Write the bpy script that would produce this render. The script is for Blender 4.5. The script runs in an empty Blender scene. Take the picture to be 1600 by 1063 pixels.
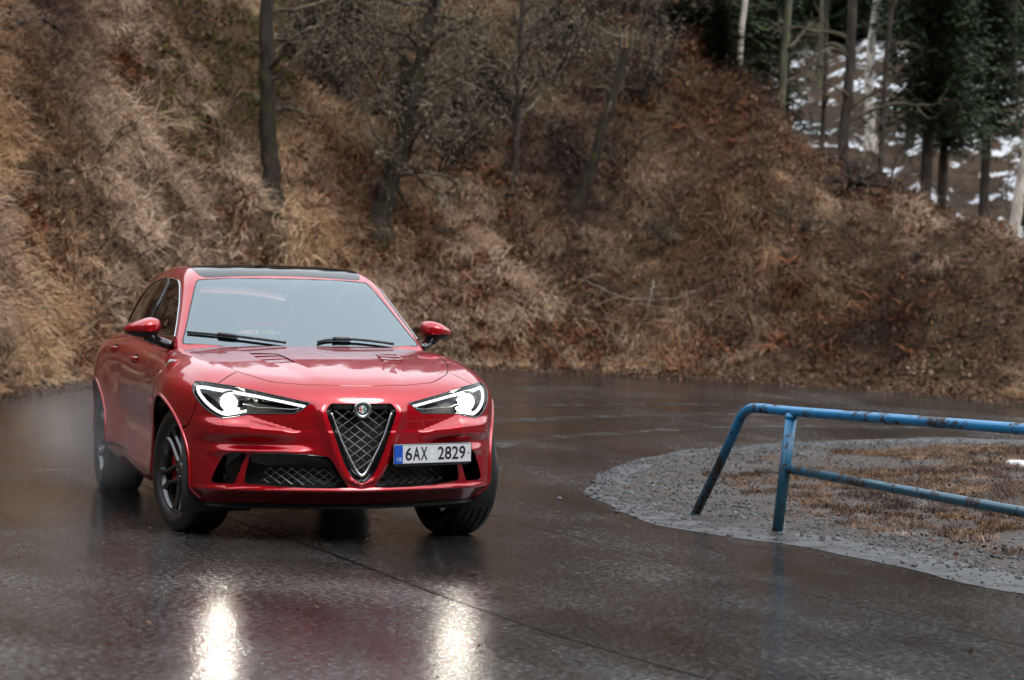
import bpy, math, random
import numpy as np
from mathutils import Matrix, Vector
from mathutils.geometry import delaunay_2d_cdt

scene = bpy.context.scene
rad = math.radians
# ------------------------------------------------------------------ camera
CAM_LENS = 74.43
LEAN = math.atan(0.03)            # the car leans to the outside of the bend


def lean(p):
    c, s = math.cos(LEAN), math.sin(LEAN)
    return Vector((p[0], p[1] * c - p[2] * s, p[1] * s + p[2] * c))


yaw, pitch, roll = rad(161.45503), rad(-0.78197), rad(0.843756)
fw = Vector((math.cos(yaw) * math.cos(pitch), math.sin(yaw) * math.cos(pitch), math.sin(pitch)))
rt = fw.cross(Vector((0, 0, 1))).normalized()
up = rt.cross(fw)
rt, up = math.cos(roll) * rt + math.sin(roll) * up, -math.sin(roll) * rt + math.cos(roll) * up
CAM_POS = lean((12.24137818, -2.95002431, 1.31403641)) + Vector((0, 0, .014))
FW, RT, UP = lean(fw), lean(rt), lean(up)
cd = bpy.data.cameras.new('camera')
cd.sensor_width = 36.0
cd.lens = CAM_LENS
cd.clip_start = .1
cd.clip_end = 2000
cam = bpy.data.objects.new('camera', cd)
scene.collection.objects.link(cam)
cam.matrix_world = Matrix(((RT.x, UP.x, -FW.x, CAM_POS.x), (RT.y, UP.y, -FW.y, CAM_POS.y),
                           (RT.z, UP.z, -FW.z, CAM_POS.z), (0, 0, 0, 1)))
cd.dof.use_dof = True
cd.dof.focus_distance = 11.6
cd.dof.aperture_fstop = 3.2
scene.camera = cam
# ------------------------------------------------------------------ sky, sun, exposure
SUN_EL, SUN_AZ = 48.0, 20.0       # azimuth measured from +x (towards the camera) to +y
w = bpy.data.worlds.new('World')
scene.world = w
w.use_nodes = True
nt = w.node_tree
nt.nodes.clear()
sky = nt.nodes.new('ShaderNodeTexSky')
sky.sky_type = 'NISHITA'
sky.sun_disc = False
sky.sun_elevation = rad(SUN_EL)
sky.sun_rotation = rad(90 - SUN_AZ)
sky.dust_density = 6.0
sky.air_density = 1.2
hs = nt.nodes.new('ShaderNodeHueSaturation')       # thick cloud: hardly any blue left
hs.inputs['Saturation'].default_value = .22
mixc = nt.nodes.new('ShaderNodeMix')
mixc.data_type = 'RGBA'
mixc.inputs[0].default_value = .72
mixc.inputs[7].default_value = (12.4, 13.4, 14.4, 1)  # even cloud deck
bg = nt.nodes.new('ShaderNodeBackground')
bg.inputs['Strength'].default_value = .10
wo = nt.nodes.new('ShaderNodeOutputWorld')
nt.links.new(sky.outputs[0], hs.inputs['Color'])
nt.links.new(hs.outputs[0], mixc.inputs[6])
nt.links.new(mixc.outputs[2], bg.inputs['Color'])
nt.links.new(bg.outputs[0], wo.inputs['Surface'])
sl = bpy.data.lights.new('sun', 'SUN')
sl.energy = .8
sl.angle = rad(25)
sl.color = (1, .97, .92)
sun = bpy.data.objects.new('sun', sl)
scene.collection.objects.link(sun)
sd = Vector((math.cos(rad(SUN_EL)) * math.cos(rad(SUN_AZ)), math.cos(rad(SUN_EL)) * math.sin(rad(SUN_AZ)), math.sin(rad(SUN_EL))))
sun.rotation_euler = sd.to_track_quat('Z', 'Y').to_euler()
sun.location = (0, 0, 60)
vs = scene.view_settings
vs.view_transform = 'Standard'
vs.look = 'None'
vs.exposure = 0.85
vs.gamma = 1.0
vs.use_curve_mapping = False
try:
    scene.cycles.use_denoising = True
    scene.cycles.max_bounces = 5
    scene.cycles.diffuse_bounces = 2
    scene.cycles.glossy_bounces = 3
    scene.cycles.use_adaptive_sampling = True
    scene.cycles.adaptive_threshold = .03
    scene.cycles.transparent_max_bounces = 8
    scene.cycles.sample_clamp_indirect = 6.0
    scene.cycles.caustics_reflective = False
    scene.cycles.caustics_refractive = False
except Exception:
    pass

# ------------------------------------------------------------------ helpers
COL = scene.collection


def mat(name, color=(.5, .5, .5), rough=.5, metal=0., coat=0., coat_rough=.03, spec=.5, ior=1.5, emit=None, es=0., trans=0.):
    m = bpy.data.materials.new(name)
    m.use_nodes = True
    b = m.node_tree.nodes['Principled BSDF']
    b.inputs['Base Color'].default_value = (*color, 1)
    b.inputs['Roughness'].default_value = rough
    b.inputs['Metallic'].default_value = metal
    b.inputs['Coat Weight'].default_value = coat
    b.inputs['Coat Roughness'].default_value = coat_rough
    b.inputs['Specular IOR Level'].default_value = spec
    b.inputs['IOR'].default_value = ior
    b.inputs['Transmission Weight'].default_value = trans
    if emit:
        b.inputs['Emission Color'].default_value = (*emit, 1)
        b.inputs['Emission Strength'].default_value = es
    return m


class NT:
    """tiny node-tree helper"""
    def __init__(self, m):
        self.t = m.node_tree
        self.b = self.t.nodes.get('Principled BSDF')

    def n(self, kind, **kw):
        x = self.t.nodes.new(kind)
        for k, v in kw.items():
            if k.startswith('i_'):
                key = k[2:]
                key = int(key) if key.isdigit() else key.replace('_', ' ')
                x.inputs[key].default_value = v
            else:
                setattr(x, k, v)
        return x

    def l(self, a, b):
        self.t.links.new(a, b)

    def noise(self, scale, detail=4, rough=.55, vec=None, dist=0.):
        x = self.n('ShaderNodeTexNoise')
        x.inputs['Scale'].default_value = scale
        x.inputs['Detail'].default_value = detail
        x.inputs['Roughness'].default_value = rough
        x.inputs['Distortion'].default_value = dist
        if vec is not None:
            self.l(vec, x.inputs['Vector'])
        return x.outputs['Fac']

    def ramp(self, fac, stops):
        x = self.n('ShaderNodeValToRGB')
        e = x.color_ramp.elements
        while len(e) < len(stops):
            e.new(.5)
        for k, (p, c) in zip(e, stops):
            k.position = p
            k.color = (*c, 1) if len(c) == 3 else c
        self.l(fac, x.inputs[0])
        return x.outputs[0]

    def mixc(self, fac, a, b):
        x = self.n('ShaderNodeMix', data_type='RGBA')
        for s, v in ((0, fac), (6, a), (7, b)):
            if isinstance(v, (tuple, list)):
                x.inputs[s].default_value = (*v, 1)
            elif isinstance(v, (int, float)):
                x.inputs[s].default_value = v
            else:
                self.l(v, x.inputs[s])
        return x.outputs[2]

    def math(self, op, a, b=None, clamp=False):
        x = self.n('ShaderNodeMath', operation=op, use_clamp=clamp)
        for s, v in ((0, a), (1, b)):
            if v is None:
                continue
            if isinstance(v, (int, float)):
                x.inputs[s].default_value = v
            else:
                self.l(v, x.inputs[s])
        return x.outputs[0]

    def mrange(self, v, a, b, c, d):
        x = self.n('ShaderNodeMapRange')
        self.l(v, x.inputs[0])
        for k, q in zip((1, 2, 3, 4), (a, b, c, d)):
            x.inputs[k].default_value = q
        return x.outputs[0]

    def bump(self, h, strength, dist=.01, inp='Normal'):
        x = self.n('ShaderNodeBump')
        x.inputs['Strength'].default_value = strength
        x.inputs['Distance'].default_value = dist
        self.l(h, x.inputs['Height'])
        self.l(x.outputs[0], self.b.inputs[inp])
        return x.outputs[0]

    def coords(self, kind='Object'):
        return self.n('ShaderNodeTexCoord').outputs[kind]


def link(o, parent=None):
    COL.objects.link(o)
    if parent is not None:
        o.parent = parent
    return o


def tag(o, label=None, cat=None, group=None, kind=None):
    if label: o['label'] = label
    if cat: o['category'] = cat
    if group: o['group'] = group
    if kind: o['kind'] = kind
    return o


def empty(name, loc=(0, 0, 0), rot=(0, 0, 0), parent=None):
    o = bpy.data.objects.new(name, None)
    o.empty_display_size = .2
    o.location = loc
    o.rotation_euler = rot
    return link(o, parent)


def mesh(name, verts, faces, m=None, parent=None, smooth=True, normals=None):
    me = bpy.data.meshes.new(name)
    me.from_pydata([tuple(map(float, v)) for v in verts], [], [tuple(int(i) for i in f) for f in faces])
    if m is not None:
        me.materials.append(m)
    me.polygons.foreach_set('use_smooth', [bool(smooth)] * len(me.polygons))
    me.update()
    if normals is not None:
        me.normals_split_custom_set_from_vertices([tuple(map(float, n)) for n in normals])
    return link(bpy.data.objects.new(name, me), parent)


def fast_mesh(name, V, F, m=None, parent=None, smooth=False, do_link=True):
    """numpy arrays, all faces with the same number of corners"""
    V = np.asarray(V, np.float32); F = np.asarray(F, np.int32)
    me = bpy.data.meshes.new(name)
    k = F.shape[1]
    me.vertices.add(len(V)); me.vertices.foreach_set('co', V.ravel())
    me.loops.add(F.size); me.loops.foreach_set('vertex_index', F.ravel())
    me.polygons.add(len(F)); me.polygons.foreach_set('loop_start', np.arange(0, F.size, k, dtype=np.int32))
    me.polygons.foreach_set('loop_total', np.full(len(F), k, np.int32))
    me.polygons.foreach_set('use_smooth', np.full(len(F), smooth))
    me.update(calc_edges=True)
    if m is not None:
        me.materials.append(m)
    o = bpy.data.objects.new(name, me)
    if do_link:
        link(o, parent)
    return o


class MB:
    """collects simple shapes into one mesh"""
    def __init__(self):
        self.v, self.f = [], []

    def add(self, V, F):
        b = len(self.v)
        self.v += [tuple(map(float, p)) for p in V]
        self.f += [tuple(i + b for i in q) for q in F]
        return self

    def box(self, c, s, R=None):
        V = []
        for i in range(8):
            p = Vector(((i & 1) - .5, ((i >> 1) & 1) - .5, ((i >> 2) & 1) - .5))
            p = Vector((p.x * s[0], p.y * s[1], p.z * s[2]))
            if R is not None:
                p = R @ p
            V.append(p + Vector(c))
        return self.add(V, [(0, 2, 3, 1), (4, 5, 7, 6), (0, 1, 5, 4), (2, 6, 7, 3), (0, 4, 6, 2), (1, 3, 7, 5)])

    def tube(self, pts, r, n=8, closed=False, cap=True):
        pts = [Vector(p) for p in pts]
        N = len(pts)
        rs = r if hasattr(r, '__len__') else [r] * N
        V, F = [], []
        prev = None
        for i in range(N):
            a = pts[(i - 1) % N] if (closed or i > 0) else pts[i]
            b = pts[(i + 1) % N] if (closed or i < N - 1) else pts[i]
            t = (b - a).normalized() if (b - a).length > 1e-9 else Vector((0, 0, 1))
            if prev is None:
                ref = Vector((0, 0, 1)) if abs(t.z) < .9 else Vector((1, 0, 0))
                u = t.cross(ref).normalized()
            else:
                u = (prev - t * prev.dot(t)).normalized()
            prev = u
            v = t.cross(u)
            for k in range(n):
                a_ = 2 * math.pi * k / n
                V.append(pts[i] + (u * math.cos(a_) + v * math.sin(a_)) * rs[i])
        M = N if closed else N - 1
        for i in range(M):
            j = (i + 1) % N
            for k in range(n):
                F.append((i * n + k, i * n + (k + 1) % n, j * n + (k + 1) % n, j * n + k))
        if cap and not closed:
            F.append(tuple(range(n - 1, -1, -1)))
            F.append(tuple((N - 1) * n + k for k in range(n)))
        return self.add(V, F)

    def lathe(self, prof, n=32, M=None, closed=False):
        """profile of (axis, radius) revolved round the local x axis"""
        V, F = [], []
        P = len(prof)
        for (a, r) in prof:
            for k in range(n):
                t = 2 * math.pi * k / n
                p = Vector((a, r * math.cos(t), r * math.sin(t)))
                V.append(M @ p if M is not None else p)
        for i in range(P if closed else P - 1):
            j = (i + 1) % P
            for k in range(n):
                F.append((i * n + k, i * n + (k + 1) % n, j * n + (k + 1) % n, j * n + k))
        return self.add(V, F)

    def build(self, name, m, parent=None, smooth=True, sharp=None):
        o = mesh(name, self.v, self.f, m, parent, smooth)
        if sharp:
            o.data.set_sharp_from_angle(angle=rad(sharp))
        return o


def catmull(pts, n=8, closed=False):
    P = [np.asarray(p, float) for p in pts]
    N = len(P); out = []
    for i in range(N if closed else N - 1):
        p1, p2 = P[i], P[(i + 1) % N]
        p0 = P[i - 1] if (closed or i > 0) else 2 * p1 - p2
        p3 = P[(i + 2) % N] if (closed or i < N - 2) else 2 * p2 - p1
        for k in range(n):
            t = k / n
            out.append(.5 * ((2 * p1) + (-p0 + p2) * t + (2 * p0 - 5 * p1 + 4 * p2 - p3) * t * t + (-p0 + 3 * p1 - 3 * p2 + p3) * t ** 3))
    if not closed:
        out.append(P[-1])
    return out


def dense(pts, step, closed=True):
    out = []
    N = len(pts)
    for i in range(N if closed else N - 1):
        a, b = np.asarray(pts[i], float), np.asarray(pts[(i + 1) % N], float)
        k = max(1, int(math.ceil(np.linalg.norm(b - a) / step)))
        for j in range(k):
            out.append(a + (b - a) * j / k)
    if not closed:
        out.append(np.asarray(pts[-1], float))
    return out


def in_poly(P, poly):
    P = np.asarray(P); poly = np.asarray(poly)
    x, y = P[:, 0], P[:, 1]
    ins = np.zeros(len(P), bool)
    j = len(poly) - 1
    for i in range(len(poly)):
        xi, yi = poly[i]; xj, yj = poly[j]
        if yi != yj:
            c = ((yi > y) != (yj > y)) & (x < (xj - xi) * (y - yi) / (yj - yi) + xi)
            ins ^= c
        j = i
    return ins


def inset(poly, d):
    """move a dense closed 2-D outline inwards by d"""
    P = np.asarray(poly, float)
    A = .5 * np.sum(P[:, 0] * np.roll(P[:, 1], -1) - np.roll(P[:, 0], -1) * P[:, 1])
    e1 = P - np.roll(P, 1, 0); e2 = np.roll(P, -1, 0) - P
    e1 /= np.maximum(np.linalg.norm(e1, axis=1, keepdims=True), 1e-9)
    e2 /= np.maximum(np.linalg.norm(e2, axis=1, keepdims=True), 1e-9)
    n = np.stack([-(e1 + e2)[:, 1], (e1 + e2)[:, 0]], 1)
    n /= np.maximum(np.linalg.norm(n, axis=1, keepdims=True), .35)
    return P + n * d * (1 if A > 0 else -1)

def tab(xs, ys, sig=0.02, n=1500):
    xs=np.asarray(xs,float); ys=np.asarray(ys,float)
    h=np.diff(xs); d=np.diff(ys)/h; m=np.zeros(len(xs))
    for i in range(1,len(xs)-1):
        if d[i-1]*d[i]>0:
            w1=2*h[i]+h[i-1]; w2=h[i]+2*h[i-1]; m[i]=(w1+w2)/(w1/d[i-1]+w2/d[i])
    m[0]=d[0]; m[-1]=d[-1]
    X=np.linspace(xs[0],xs[-1],n); k=np.clip(np.searchsorted(xs,X,side='right')-1,0,len(h)-1)
    t=(X-xs[k])/h[k]
    Y=(2*t**3-3*t**2+1)*ys[k]+(t**3-2*t**2+t)*h[k]*m[k]+(-2*t**3+3*t**2)*ys[k+1]+(t**3-t**2)*h[k]*m[k+1]
    dx=X[1]-X[0]; r=int(3*sig/dx)
    if r>1:
        g=np.exp(-.5*((np.arange(-r,r+1)*dx)/sig)**2); g/=g.sum()
        P=np.concatenate([Y[0]-m[0]*dx*np.arange(r,0,-1),Y,Y[-1]+m[-1]*dx*np.arange(1,r+1)])
        Y=np.convolve(P,g,'valid')
    return lambda x: np.interp(x,X,Y)
def smax(a,b,k):
    h=np.maximum(k-np.abs(a-b),0)/k
    return np.maximum(a,b)+h*h*k*.25
def ss(a,b,x):
    t=np.clip((x-a)/(b-a),0,1); return t*t*(3-2*t)
def gs(x,c,s): return np.exp(-.5*((x-c)/s)**2)

# ---------- lower body ----------
Pz=tab([.0,.19,.25,.292,.34,.40,.50,.60,.70,.76,.82,.87,.92,1.2],
       [-.27,-.185,-.100,-.016,0,.002,.004,.004,.002,-.006,-.022,-.05,-.11,-.6],.014)
Py=tab([0,.1,.28,.42,.605,.70,.80,.90,1.0,1.2],[0,-.006,-.042,-.088,-.178,-.218,-.285,-.42,-.64,-1.1],.03)
Hc=tab([-5,-4,-3,-2.2,-1.2,-.62,-.45,-.2,.1,.42,.65,.80,.90,1.0],
       [1.05,1.10,1.15,1.155,1.105,1.09,1.083,1.065,1.037,.988,.935,.880,.81,.70],.05)
Gz=tab([.0,.18,.26,.33,.42,.55,.70,.80,.88,.95,1.02,1.10,1.2,1.4],
       [.80,.86,.905,.925,.920,.918,.928,.936,.938,.930,.905,.865,.80,.64],.02)
Gx=tab([-4.2,-3.8,-3.4,-3.0,-2.5,-1.8,-.6,0,.3,.5,.7,1.0],
       [-.30,-.16,-.05,.0,.012,.0,-.004,.0,-.012,-.04,-.10,-.26],.08)
Yv=tab([.20,.33,.348,.36,.41,.50,.608,.687,.755,.785,.80,.9],[-.25,-.03,.0,.034,.075,.117,.155,.185,.200,.190,.185,.15],.006)
def Ff(y,z):
    y=np.abs(y)
    x=.862+Py(y)+Pz(z)
    # bumper relief: a shelf under the lamp that tapers inwards, and a brow over the intake
    c1=np.interp(y,[.0,.335,.61,.75,.9],[.628,.628,.722,.702,.72]); c2=np.interp(y,[0,.335,.66,.8,1.],[.626,.626,.652,.66,.66])
    am=1.0*np.maximum(c1-c2,0)*(1-ss(.78,.90,y))
    x=x+am*(1-ss(0,1,(z-c2)/np.maximum(c1-c2,.012)))*ss(.555,.62,z)
    br=ss(.22,.42,y)*(1-ss(.70,.84,y))
    x=x+br*.036*gs(z,.518,.018)*np.where(z>.518,1,1)+br*.010*ss(.56,.52,z)*ss(.40,.46,z)*0
    # raised rim round the V grille
    x=x+.016*gs(y-Yv(z),.030,.020)*ss(.30,.36,z)*(1-ss(.74,.80,z))
    # splitter crest
    x=x+.020*gs(z,.302,.011)*ss(.0,.1,.95-y)
    return x
def Hh(x,y):
    y=np.abs(y)
    front=ss(-.7,.6,x)
    cr=(.045+.02*front)*y**2+ (.10+.25*front)*np.maximum(y-.62,0)**1.6
    # hood creases: centre dome from V to A pillars, trough outboard, fender crown
    yc=.20+.40*(1-ss(-.7,.75,x))
    z=Hc(x)-cr
    z=z-.010*front*ss(yc-.02,yc+.09,y)*(1-ss(.70,.80,y))*ss(-.75,-.3,x)
    z=z+.012*gs(y,.76,.07)*ss(-.6,-.1,x)*(1-ss(.3,.6,x))
    return z
def Gg(x,z):
    g=Gz(z-.075*(1-ss(-2.4,-1.1,x)))+Gx(x)
    for xc in (0.0,-2.818):
        r=np.sqrt((x-xc)**2+((z-.36))**2)
        g=g+.036*gs(r,.44,.12)*ss(.15,.35,z)
        g=g+.018*gs(x,xc,.45)*gs(z,.84,.14)
    # door hollow
    g=g-.030*ss(-2.25,-1.9,x)*(1-ss(-.95,-.6,x))*gs(z,.56,.13)
    # lower door crease / sill
    g=g+.012*gs(z,.30,.05)*ss(-2.4,-2.2,x)*(1-ss(-.6,-.4,x))
    return g
def f_body(x,y,z):
    a=x-Ff(y,z); b=(np.abs(y)-Gg(x,z)); c=(z-Hh(x,y))*.96
    r=-(x+3.83+.25*(1-np.abs(y)**2)*.3)+ .35*np.maximum(z-.9,0)
    r=(-x-3.80)+.10*np.abs(y)**2+.5*np.maximum(z-.95,0)
    ab=smax(a,b,.16)
    ac=smax(ab,c,.075+.07*ss(.5,.75,np.abs(y))*(1-ss(.45,.75,x)))
    return smax(smax(ac,r,.2),(.17+.02*ss(-.5,.9,x))-z,.06)
# ---------- greenhouse ----------
Wx=tab([.9,1.0,1.104,1.25,1.40,1.481,1.56,1.7],[-.16,-.33,-.505,-.745,-.995,-1.135,-1.29,-1.56],.03)
Rx=tab([-4.2,-3.8,-3.4,-3.0,-2.6,-2.2,-1.9,-1.6,-1.35,-1.15,-.9,-.5],
       [1.15,1.31,1.42,1.505,1.563,1.595,1.603,1.595,1.566,1.528,1.47,1.36],.06)
Sz=tab([.9,1.0,1.1,1.2,1.3,1.4,1.5,1.7],[.855,.845,.825,.785,.742,.698,.648,.53],.03)
Sx=tab([-4.2,-3.8,-3.4,-3.0,-2.5,-2.0,-1.4,-1.0,-.6,-.2],[-.30,-.17,-.10,-.050,-.012,.010,-.012,-.040,-.045,-.06],.08)
def f_green(x,y,z):
    ay=np.abs(y)
    a=(x-(Wx(z)-.30*ay**2))*.62
    b=(ay-(Sz(z)+Sx(x)))
    c=z-(Rx(x)-.062*ay**2-.08*np.maximum(ay-.45,0)**1.5)
    r=(-x-3.72+.9*(z-1.1)*1.0)*.6
    return smax(smax(smax(a,b,.05),c,.07),r,.1)
def solve(f,o,d,t0,t1,n=46):
    o=np.asarray(o,float);d=np.asarray(d,float)
    lo=np.full(len(o),t0,float);hi=np.full(len(o),t1,float)
    for _ in range(n):
        m=.5*(lo+hi);p=o+d*m[:,None];s=f(p[:,0],p[:,1],p[:,2])
        lo=np.where(s<0,m,lo);hi=np.where(s<0,hi,m)
    return o+d*(.5*(lo+hi))[:,None]

# ------------------------------------------------------------------ terrain
def vnoise(x, y, seed=0):
    xi, yi = np.floor(x).astype(np.int64), np.floor(y).astype(np.int64)
    fx, fy = x - xi, y - yi
    fx = fx * fx * fx * (fx * (fx * 6 - 15) + 10); fy = fy * fy * fy * (fy * (fy * 6 - 15) + 10)

    def h(a, b):
        n = (a * 374761393 + b * 668265263 + seed * 1274126177) & 0x7fffffff
        n = ((n ^ (n >> 13)) * 1274126177) & 0x7fffffff
        return ((n ^ (n >> 16)) & 0xffff) / 65535.
    return (h(xi, yi) * (1 - fx) + h(xi + 1, yi) * fx) * (1 - fy) + (h(xi, yi + 1) * (1 - fx) + h(xi + 1, yi + 1) * fx) * fy


def fbm(x, y, o=4, seed=0):
    s = 0; a = .5; t = 0
    for k in range(o):
        s = s + a * vnoise(x * 2 ** k + 17.3 * k, y * 2 ** k - 9.1 * k, seed + k); t += a; a *= .5
    return s / t


CX, CY = 12.24, -2.99            # the terrain is laid out round the bend's viewpoint


def zg(x, y):                    # the road climbs gently round the bend
    al = -x * .948 + y * .318
    return .040 * 2.0 * np.log1p(np.exp(np.clip((al - 6) / 2.0, -30, 60)))


TOE = [(-12.87, -.78), (-14.0, -.15), (-15.16, .58), (-17.3, 2.23), (-18.76, 3.92), (-19.94, 5.71), (-20.06, 7.45), (-19.78, 8.87), (-18.9, 10.73), (-17.73, 12.41), (-16.44, 13.39), (-14.96, 14.15),
       (-11.5, 16.5), (-6, 21), (2, 27), (12, 31), (24, 32), (36, 26), (42, 14), (44, 0), (42, -10), (36, -15), (28, -15.5), (20, -12.8), (12, -9.8), (6, -7.8), (0, -5.6), (-6, -3.3), (-9.5, -2.0)]
_a = np.array([math.atan2(y - CY, x - CX) % (2 * math.pi) for x, y in TOE]); _r = np.array([math.hypot(x - CX, y - CY) for x, y in TOE])
_o = np.argsort(_a); _a, _r = _a[_o], _r[_o]
_aa = np.concatenate([_a - 2 * math.pi, _a, _a + 2 * math.pi]); _rr = np.concatenate([_r] * 3)
_T = np.linspace(0, 2 * math.pi, 2881); _R = np.interp(_T, _aa, _rr)
_g = np.exp(-.5 * (np.arange(-10, 11) / 4.) ** 2); _g /= _g.sum()
_R = np.convolve(np.concatenate([_R[-11:-1], _R, _R[1:11]]), _g, 'valid')


def toe(psi):
    return np.interp(psi % (2 * math.pi), _T, _R)


# crest of the bank towards the right, then open ground up to a snowy wood beyond
_CP = np.radians([0, 60, 90, 120, 140, 147.8, 151.0, 152.8, 154.3, 156.2, 158.0, 160.0, 162.0, 175, 250, 300, 360])
_CZ = np.array([45, 45, 14, 6, 2.1, 2.2, 2.95, 3.6, 4.2, 5.45, 7.5, 12, 20, 30, 30, 45, 45])


def ss_(a, b, x):
    t = np.clip((x - a) / (b - a), 0, 1); return t * t * (3 - 2 * t)


def terrain_z(x, y):
    x = np.asarray(x, float); y = np.asarray(y, float)
    psi = np.arctan2(y - CY, x - CX) % (2 * math.pi); rho = np.hypot(x - CX, y - CY)
    d = rho - toe(psi)
    z0 = zg(x, y)
    steep = .86 - .16 * ss_(math.radians(150), math.radians(163), psi) * 0 + .10 * (fbm(x * .13 + 3, y * .13, 2, 5) - .5)
    up_ = np.where(d < 10, steep * np.maximum(d - .55, 0) ** 1.0, steep * 9.45 + .26 * np.minimum(d - 10, 60))
    up_ = up_ + .10 * np.clip(d, 0, .8)
    up_ = up_ * (1 - .55 * ss_(math.radians(170), math.radians(60), psi) * ss_(math.radians(140), math.radians(60), psi))
    back = ss_(math.radians(95), math.radians(60), psi) + ss_(math.radians(285), math.radians(315), psi)   # wooded side of the valley
    up_ = up_ + back * .72 * np.clip(d - 2, 0, 42)
    cz = np.interp(psi, _CP, _CZ)
    k = .9
    h_ = np.maximum(k - np.abs(up_ - cz), 0) / k
    bank = np.minimum(up_, cz) - h_ * h_ * k * .25
    over = np.maximum(rho - toe(psi) - cz / .86 - 1.2, 0)
    bank = bank - .10 * np.minimum(over, 14)
    far = np.maximum(rho - 60, 0)
    farz = 1.2 + .34 * far - .0009 * np.minimum(far, 150) ** 2
    bank = np.where(cz < 15, np.maximum(bank, farz * ss_(56, 64, rho) * 1.0 - .4 * (1 - ss_(56, 64, rho))), bank)
    bump_ = ss_(.2, 2.2, d) * ((fbm(x * .55, y * .55, 4, 11) - .5) * 1.9 + (fbm(x * 1.9, y * 1.9, 3, 23) - .5) * .42)
    bump_ = bump_ * (1 - .5 * ss_(40, 80, d))
    return np.where(d < 0, z0 - .06 - .4 * ss_(-.3, -1.5, d), z0 + np.maximum(bank, -.02) + bump_ + .01 - .07 * (1 - ss_(0, .12, d)))


def polar_grid(angs, rfun):
    V = []
    for a in angs:
        r = rfun(a)
        V.append(np.stack([CX + r * math.cos(a), CY + r * math.sin(a)], 1))
    return np.stack(V)          # (na, nr, 2)


_fine = np.arange(math.radians(143.0), math.radians(192.0), math.radians(.13))
_coarse = np.arange(math.radians(192.0), math.radians(143.0 + 360), math.radians(1.5))
ANG = np.concatenate([_fine, _coarse])


def rfun(a):
    R0 = float(toe(np.array(a)))
    return np.concatenate([np.array([.5, R0 * .4, R0 * .8, R0 - .3]), R0 + np.linspace(-.1, 1.5, 14), R0 + 1.5 + np.linspace(.14, 11, 78), R0 + 12.5 + np.geomspace(.3, 190, 46)])


XY = polar_grid(ANG, rfun)
na, nr = XY.shape[:2]
Z = terrain_z(XY[..., 0], XY[..., 1])
VT = np.concatenate([XY, Z[..., None]], 2).reshape(-1, 3)
ii, jj = np.meshgrid(np.arange(na), np.arange(nr - 1), indexing='ij')
i2 = (ii + 1) % na
FT = np.stack([ii * nr + jj, ii * nr + jj + 1, i2 * nr + jj + 1, i2 * nr + jj], -1).reshape(-1, 4)

M_hill = mat('hillside_soil', (.1, .07, .05), .95, spec=.2)
t = NT(M_hill)
co = t.coords()
n1 = t.noise(.35, 6, .62, co); n2 = t.noise(2.2, 6, .65, co); n3 = t.noise(14, 4, .7, co)
base = t.ramp(t.math('ADD', t.math('MULTIPLY', n2, .6), t.math('MULTIPLY', n3, .4)), [(.30, (.030, .019, .012)), (.45, (.080, .050, .030)), (.58, (.135, .086, .052)), (.75, (.20, .135, .080))])
moss = t.mrange(n1, .56, .66, 0, 1)
base = t.mixc(t.math('MULTIPLY', moss, .6), base, (.055, .055, .018))
at_ = t.n('ShaderNodeAttribute', attribute_name='far')
sn = t.mrange(t.math('ADD', t.math('MULTIPLY', t.noise(.16, 3, .6, co), .30), t.math('MULTIPLY', t.noise(.85, 5, .65, co), .70)), .522, .545, 0, 1)
far_c = t.mixc(sn, t.ramp(n2, [(.3, (.035, .022, .015)), (.6, (.10, .065, .042)), (.8, (.05, .045, .02))]), (.78, .80, .84))
base = t.mixc(at_.outputs['Fac'], base, far_c)
wd_ = t.n('ShaderNodeAttribute', attribute_name='wood')
base = t.mixc(wd_.outputs['Fac'], base, t.ramp(n2, [(.35, (.010, .012, .007)), (.7, (.035, .036, .018))]))
t.l(base, t.b.inputs['Base Color'])
t.bump(t.math('ADD', n2, n3), .9, .12)

hill = fast_mesh('hillside', VT, FT, M_hill, None, True)
tag(hill, kind='structure')
rho_ = np.hypot(VT[:, 0] - CX, VT[:, 1] - CY); psi_ = np.arctan2(VT[:, 1] - CY, VT[:, 0] - CX) % (2 * math.pi)
farv = ss_(50, 58, rho_) * (np.interp(psi_, _CP, _CZ) < 11) * (psi_ > math.radians(130))
wood = np.maximum(ss_(14, 26, rho_ - toe(psi_)), .8 * ss_(5, 8, rho_ - toe(psi_)) * ss_(168, 165.5, np.degrees(psi_)) * ss_(153, 156, np.degrees(psi_))) * (1 - farv)
for nm, arr in (('far', farv), ('wood', wood)):
    a_ = hill.data.attributes.new(nm, 'FLOAT', 'POINT'); a_.data.foreach_set('value', arr.astype(np.float32))

# ------------------------------------------------------------------ road
def rfun_road(a):
    R0 = float(toe(np.array(a)))
    return np.concatenate([np.linspace(.3, R0 - 3, 40), R0 + np.array([-2, -1, -.5, -.2, .0, .12 + .10 * math.sin(a * 97) + .08 * math.sin(a * 213)])])


angr = np.arange(0, 2 * math.pi, math.radians(.75))
XYr = polar_grid(angr, rfun_road); na, nr = XYr.shape[:2]
VR_ = np.concatenate([XYr, zg(XYr[..., 0], XYr[..., 1])[..., None]], 2)
ii, jj = np.meshgrid(np.arange(na), np.arange(nr - 1), indexing='ij'); i2 = (ii + 1) % na
FR_ = np.stack([ii * nr + jj, ii * nr + jj + 1, i2 * nr + jj + 1, i2 * nr + jj], -1).reshape(-1, 4)
VR_ = VR_.reshape(-1, 3)
ctr = len(VR_)
M_road = mat('wet_asphalt', (.03, .027, .025), .2, spec=.5)
t = NT(M_road)
co = t.coords()
mp = t.n('ShaderNodeMapping'); mp.inputs['Scale'].default_value = (.16, .9, 1); mp.inputs['Rotation'].default_value = (0, 0, rad(-4)); t.l(co, mp.inputs[0])
st_n = t.noise(1.0, 5, .6, mp.outputs[0])                 # long streaks along the driving line
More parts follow.
